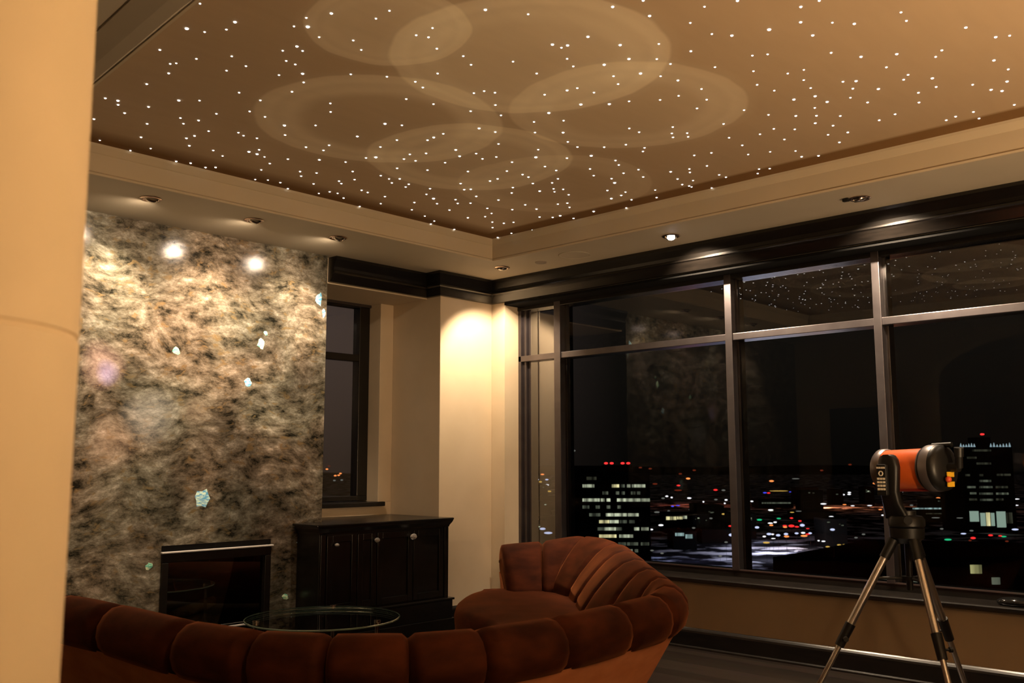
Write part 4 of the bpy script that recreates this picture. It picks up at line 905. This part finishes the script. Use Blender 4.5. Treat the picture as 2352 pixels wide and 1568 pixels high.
# the office block behind the left wide pane
rows = [(580, 'f', [(655, 745)]), (648, 'w', [(620, 725), (885, 950, 'warm'), (965, 1000, 'dim'), (1020, 1050), (1065, 1110), (1112, 1185)]), (590, 'f', []), (712, 'd', [(800, 850), (920, 950), (970, 1000), (1055, 1095), (1110, 1140)]),
        (775, 'w', [(620, 690), (692, 775), (785, 820), (835, 870), (930, 1030), (1032, 1140), (1145, 1225)]), (838, 'd', [(620, 680), (738, 775), (835, 870), (935, 965)]),
        (908, 'w', [(680, 780, 'dim'), (830, 900), (905, 1020), (1028, 1125)]), (970, 'w', [(770, 860, 'warm'), (865, 945), (955, 1020, 'dim'), (1040, 1090, 'dim')]),
        (1035, 'w', [(755, 815, 'dim'), (817, 920), (925, 975, 'dim'), (1085, 1130), (1150, 1215)]), (1100, 'w', [(770, 925, 'warm'), (950, 1075)]),
        (1170, 'd', [(940, 1010), (1020, 1120), (1145, 1220)]), (1232, 'w', [(1030, 1070), (1090, 1120, 'dim')])]
wins = []
for (y, k, segs) in rows:
    for s in segs:
        kk = s[2] if len(s) > 2 else {'w': 'white', 'd': 'dim', 'f': 'faint'}[k]
        wins.append((1180+s[0]/3.92, 1180+s[1]/3.92, 950+(y-13)/3.92, 950+(y+15)/3.92, kk))
ob = building(1316, 1492, 1083, 400, 30, wins, 'dark office block with many lit window rows and four red roof lights', extra=(1388, 1452, 1068, 1083))
for x in (1392, 1405, 1430, 1443):
    p = at(x, 1063.5, 402); bm = bmesh.new(); bmesh.ops.create_uvsphere(bm, u_segments=10, v_segments=6, radius=.55, matrix=Matrix.Translation(p)@Matrix.Diagonal((1.5, 1.5, .8, 1)))
    obj('beacon', bm, emis('red_beacon', (1, .03, .03), 2.2) if 'rb' not in M else M['rb'], ob)
# round-topped tower on the right
Q = lambda x, y: (1960+x/6, 980+y/6)
tw = []
for (x0, x1, y, k) in ((1640, 1900, 325, 'faint'), (1570, 1700, 425, 'faint'), (1700, 1900, 505, 'faint'), (1545, 1610, 665, 'faint'), (1740, 1790, 665, 'faint'), (1980, 2170, 660, 'faint'), (1740, 1900, 745, 'dim'), (1570, 1690, 830, 'dim'), (1740, 1920, 830, 'dim'),
                       (1965, 2130, 830, 'faint'), (1610, 1700, 915, 'dim'), (1740, 1925, 920, 'dim'), (1970, 2140, 920, 'dim'), (1600, 1710, 1000, 'faint'), (1750, 1930, 1005, 'dim'), (1970, 2070, 1000, 'faint')):
    a, b = Q(x0, y-14), Q(x1, y+14); tw.append((a[0], b[0], a[1], b[1], k))
for (x0, x1, y0, y1, k) in ((1610, 1735, 1160, 1305, 'glaze'), (1760, 1830, 1185, 1365, 'glaze'), (1840, 1895, 1180, 1365, 'warm'), (1905, 1955, 1185, 1365, 'glaze'), (1985, 2110, 1165, 1385, 'glaze'), (2120, 2200, 1180, 1330, 'faint')):
    a, b = Q(x0, y0), Q(x1, y1); tw.append((a[0], b[0], a[1], b[1], k))
tb_ = building(2206, 2324, 1026, 640, 34, tw, 'tall dark tower with uplit roof edge and bright glazed base', extra=(2243, 2276, 1004, 1026))
for i in range(13):
    x = 2207+i*6.2 if i < 6 else 2276+(i-6)*7.2
    p = at(x, 1026, 640); hh = random.uniform(1.4, 3.0)
    bm = bmesh.new(); cyl(bm, p, p+Vector((0, 0, hh)), .75, .12, 8); o = obj('uplight', bm, emis('pale_uplight', (.55, .75, .85), .55), tb_)
p = at(2256, 997, 646); bm = bmesh.new(); bmesh.ops.create_uvsphere(bm, u_segments=10, v_segments=6, radius=.9, matrix=Matrix.Translation(p)@Matrix.Diagonal((1.6, 1.6, .7, 1)))
obj('beacon', bm, emis('red_beacon', (1, .03, .03), 2.2), tb_)
# neighbour's big dark roof just below the right windows
a = at(1775, 1278, 120); zr = a.z
def onroof(px, py):
    v = at(px, py, 100)-Vector((0, 0, H)); s = (zr-H)/v.z; return Vector((v.x*s, v.y*s, zr))
nb = empty('neighbour_building', (a.x, a.y, zg), 'big black flat-roofed building close below the right-hand windows', 'building')
b1 = onroof(1775, 1279); b2 = onroof(2005, 1238); b3 = onroof(2420, 1250); b4 = onroof(2420, 1330)
b4 = b1+RH*70-FH*0
bm = bmesh.new(); prism(bm, [(v.x, v.y) for v in (b1, b4, b3+RH*10, b2)], zg, zr); obj('block', bm, M['roofdark'], nb)
for (x0, x1, y0, y1) in ((2231, 2256, 1297, 1317), (2280, 2298, 1326, 1342), (2018, 2049, 1329, 1336), (2090, 2108, 1331, 1340)):
    d = (b1-Vector((0, 0, 0))).dot(FH)-.4
    bm = bmesh.new(); slab(bm, x0, x1, y0, y1, d, .2); obj('lit_window', bm, MW['yellow'] if x0 > 2200 and x0 < 2260 else MW['dim'], nb)
# mid-distance lit buildings
def Q2(x, y): return (1180+x/3.92, 950+y/3.92)
def wn2(*L_):
    r = []
    for (x0, x1, y0, y1, k) in L_:
        a = Q2(x0, y0); b = Q2(x1, y1); r.append((a[0], b[0], a[1], b[1], k))
    return r
building(1528, 1592, 1178, 640, 25, wn2((1372, 1465, 925, 955, 'warm'), (1472, 1520, 925, 950, 'warm'), (1525, 1572, 918, 945, 'white')), 'low building with a bright yellow-white strip of windows, behind the wide left pane')
building(1546, 1600, 1220, 520, 20, wn2((1455, 1535, 1072, 1100, 'cool'), (1548, 1612, 1085, 1122, 'cool')), 'low building with pale blue lit shopfront beside the office block')
building(1612, 1700, 1216, 560, 20, wn2((1500, 1515, 1150, 1160, 'dim')), 'low wide grey hall behind the second mullion')
def Q3(x, y): return (1700+x/3.607, 1050+y/3.607)
def wn3(*L_):
    r = []
    for (x0, x1, y0, y1, k) in L_:
        a = Q3(x0, y0); b = Q3(x1, y1); r.append((a[0], b[0], a[1], b[1], k))
    return r
building(1742, 1822, 1146, 1000, 30, wn3((180, 420, 372, 384, 'dim')), 'long low building with a dim yellow window strip, middle pane')
building(1832, 1920, 1176, 800, 30, wn3((240, 275, 430, 445, 'white')), 'dark low block left of the telescope')
building(2105, 2215, 1168, 760, 26, wn3((1430, 1860, 418, 430, 'cool'), (1540, 1820, 462, 470, 'faint')), 'long low building with a pale blue roof-edge light behind the telescope')
random.seed(11)
for i in range(26):
    px = random.choice([random.uniform(1212, 1270), random.uniform(1500, 1680), random.uniform(1720, 2020), random.uniform(2120, 2340), random.uniform(1300, 2340)])
    py = random.uniform(1100, 1200); wd = random.uniform(18, 60); d = 36/(py+random.uniform(14, 26)-1066)*FPX
    wl_ = []
    for k in range(random.randint(1, 4)):
        x = px+random.uniform(2, max(3, wd-8)); y = py+random.uniform(3, 14); wl_.append((x, x+random.uniform(2, 6), y, y+2.2, random.choice(['dim', 'faint', 'dim', 'white', 'faint'])))
    d = min(d, 1800)
    while any(px < r[1] and px+wd > r[0] and d-4 < r[3] and d+24 > r[2] for r in REG): d += 30
    if px+wd > 2185 and d < 900: continue
    building(px, px+wd, py, d, 20, wl_, 'dark low city building with a few small lit windows in the distance', 'distant low city buildings')

# lamps of the town
LM = {'w': emis('white_lamp', (.95, .93, 1.0), 1.6), 'b': emis('blue_white_lamp', (.62, .68, 1.0), 1.3), 'o': emis('sodium_lamp', (1, .27, .07), 1.8), 'r': emis('red_lamp', (1, .03, .03), 1.4),
      'g': emis('green_signal', (.03, .85, .35), .8), 'B': emis('blue_sign', (.07, .08, 1), 1.2), 'y': emis('yellow_lamp', (.9, .55, .12), .9), 'd': emis('dim_lamp', (.55, .55, .50), .30), 'D': emis('dim_red_lamp', (.7, .10, .04), .22)}
LN = {'w': ('street_lamp', 'white street lamp', 'lamp'), 'b': ('street_lamp', 'bluish white street lamp', 'lamp'), 'o': ('street_lamp', 'orange street lamp', 'lamp'), 'r': ('traffic_light', 'red light', 'light'), 'g': ('traffic_light', 'green traffic light', 'light'),
      'B': ('neon_sign', 'blue light strip', 'sign'), 'y': ('street_lamp', 'yellow lamp', 'lamp'), 'd': ('street_lamp', 'faint pale lamp', 'lamp'), 'D': ('street_lamp', 'faint red lamp', 'lamp')}
def pane(px): return 'the narrow left pane' if px < 1300 else 'the wide left pane' if px < 1690 else 'the middle pane' if px < 2045 else 'the right pane'
LC = {}
def lamp(px, py, k, wpx=8, hpx=4):
    d = 38/max(10, py-1066)*FPX
    d = min(max(d, 300), 3600)
    if py < 1060: d = 3000
    for _ in range(6):
        for r in REG:
            if r[0]-6 < px < r[1]+6 and r[2]-2 < d < r[3]+2: d = r[2]-6
    p = at(px, py, d); a = wpx/2*d/FPX; b = hpx/2*d/FPX
    bm = bmesh.new(); bmesh.ops.create_uvsphere(bm, u_segments=10, v_segments=6, radius=1)
    for v in bm.verts: v.co = p+RH*v.co.x*a+FH*v.co.y*b+Vector((0, 0, v.co.z*b))
    if p.z-zg > 2:
        cyl(bm, (p.x, p.y, zg), (p.x, p.y, p.z-b), .05, n=6)
    nm, lb, ct = LN[k]
    o = obj(nm, bm, [LM[k], M['night_black']], org=p)
    for pl in o.data.polygons:
        if abs(pl.center.z) > b*1.05 or (pl.center.z < -b*.9 and len(pl.vertices) == 4 and pl.area > 20*b*b): pl.material_index = 1
    tag(o, lb+' glowing in the night city beyond '+pane(px), ct, lb+'s beyond '+pane(px))
Z2 = """258 545 o 9;210 592 w;298 592 b;240 612 y;302 640 w;165 697 d;320 697 y 10;315 800 y 14;275 915 d;305 945 w 10;205 985 y 7;248 990 w;345 958 d;260 1035 b 14 5;310 1072 b 20 5;130 1030 d;125 978 d;140 1088 d;130 630 d 5;
485 299 d 7;545 332 d 6;487 521 d 8;500 575 w 6;555 552 w 8;495 592 w 7;530 592 w 7;568 594 w 7;505 705 y 12;515 735 y 20 3;515 815 d;600 905 d;600 940 d;
1140 484 D;1228 494 D;1625 508 D;1500 540 D;1570 583 o 10 4;1272 631 D 12;1483 645 r 9;1480 688 D 18;1817 685 r 10 4;1888 688 d 9;1378 742 w 7;1422 753 w 5;1345 760 d;1580 759 w 10;1820 772 d;1912 775 w 7;1708 792 w 4;1900 806 w 4;1430 832 B 7 3;1478 825 B 10 2;1290 885 d 14;1395 875 d 6;1590 862 d;1890 902 y 9;1930 930 g 10;1492 911 y 15 3;1706 918 w 8 5;1775 941 d;1640 920 d;1948 963 D;1325 1002 w 12 4;1238 1041 w 9;1950 1010 r 9;1957 1090 b 11 6;1620 1027 d;1912 1155 d;1860 1280 d;1245 1230 d;1335 1255 d"""
Z3 = """260 196 o 11 4;1120 215 o 12 4;460 177 d 18 2;320 278 y 45 1.6;205 293 B 9 3;236 295 r 8 3;462 286 B 34 3;562 318 b 17 5;628 297 d;555 258 d 24 2;740 303 w 7 3;777 305 o 9 4;822 308 w 7 3;855 309 w 7 3;905 291 w 8 3;903 306 w 8 3;675 108 D;910 60 D;690 385 w 14 3;865 391 o 9 2;932 401 w 9 2;1073 399 w 12 2;97 364 w 7 3;95 481 g 12 5;160 517 g 12 4;320 506 g 10 3;252 436 w 12;485 446 d 14 2;430 455 y 10 2;425 503 r 8;495 527 r 8;755 492 w 11;798 525 y 5 4;625 537 r 5;140 580 b 10 5;250 545 w 12 3;290 537 w 8;258 562 o 9;372 577 o 10;370 566 r 10;425 568 r 14 6;470 575 r 10;515 562 b 11 6;560 590 r 8 2;765 598 b 11 5;240 635 b 12 5;270 637 w 6;315 645 b 10 5;380 635 b 10 5;468 629 b 9 4;522 625 w 10 4;580 628 b 8 4;560 636 r 10 3;200 655 w 8;275 672 w 10 2;385 655 o 12 4;530 650 o 16 4;217 706 y 16 4;690 695 w 9 3;650 690 w 5 3;725 740 y 10 3;820 725 y 10 3;860 725 y 7;1022 637 d;960 665 d;1160 433 o 8 2;1188 479 w 11 3;1465 254 w 9 2;1332 289 w 8 3;1680 247 w 8 2;1640 338 o 10 4;1795 338 o 16 3;1870 300 o 8 2;1828 395 r 11 4;1480 386 d 9;1640 387 d 8;1420 397 d;1850 632 b 13 3;1917 607 d 9;1722 681 g 17 4;1930 668 r 12 5;1905 688 D 7;2075 645 r 11 4;2155 650 r 9 3;2185 656 g 12 3;2210 695 D 8;2278 597 b 16 4;2290 345 w 14 2;2260 385 o 8 2;2290 397 w 9 2;1670 592 d;1820 502 d 16 2;1620 500 d 20 2"""
for src, Qf in ((Z2, Q2), (Z3, Q3)):
    for s in src.replace('\n', '').split(';'):
        q = s.split()
        if not q: continue
        x, y = Qf(float(q[0]), float(q[1])); lamp(x, y, q[2], float(q[3]) if len(q) > 3 else 8, float(q[4]) if len(q) > 4 else 3.4)
for (x, y, k) in ((751, 1077, 'o'), (770, 1092, 'o'), (782, 1087, 'o'), (778, 1091, 'o'), (813, 1073, 'o'), (756, 1070, 'D'), (768, 1103, 'd'), (785, 1102, 'd')):
    d = 1500; p = at(x, y, d); a = 3.2*d/FPX
    bm = bmesh.new(); bmesh.ops.create_uvsphere(bm, u_segments=10, v_segments=6, radius=1)
    for v in bm.verts: v.co = p+RH*v.co.x*a+FH*v.co.y*a*.5+Vector((0, 0, v.co.z*a*.5))
    o = obj('street_lamp', bm, LM[k], org=p); lb = LN[k][1]; tag(o, lb+' glowing beyond the window of the cabinet recess', 'lamp', lb+'s beyond the recess window')
# lights over the snowy parking lot, with added orange glow on the far ground
for (px, py, e, c) in ((1738, 1225, 4200, (.75, .75, 1)), (1788, 1229, 6000, (.78, .78, 1)), (1830, 1226, 6500, (.9, .82, 1)), (1860, 1224, 6000, (1, .8, .75)), (1912, 1217, 5200, (.75, .75, 1)), (1765, 1243, 5500, (.8, .8, 1)), (1930, 1240, 7000, (.9, .88, 1)), (1722, 1212, 2500, (.7, .72, 1)), (1650, 1262, 1500, (.5, .55, 1)), (1720, 1290, 1200, (.5, .55, 1)), (1590, 1245, 900, (.55, .55, 1)), (1480, 1240, 900, (.5, .6, 1)),
                       (1900, 1146, 26000, (1, .30, .12)), (2060, 1146, 26000, (1, .30, .12)), (1760, 1144, 16000, (1, .25, .1)), (1600, 1142, 16000, (1, .2, .1))):
    v = at(px, py, 100)-Vector((0, 0, H)); s = (G+9)/v.z
    L_ = bpy.data.lights.new('ground_light', 'POINT'); L_.energy = e*4.5; L_.color = c; L_.shadow_soft_size = .5
    lo = bpy.data.objects.new('ground_light', L_); lo.location = (v.x*s, v.y*s, zg+9); COL.objects.link(lo)
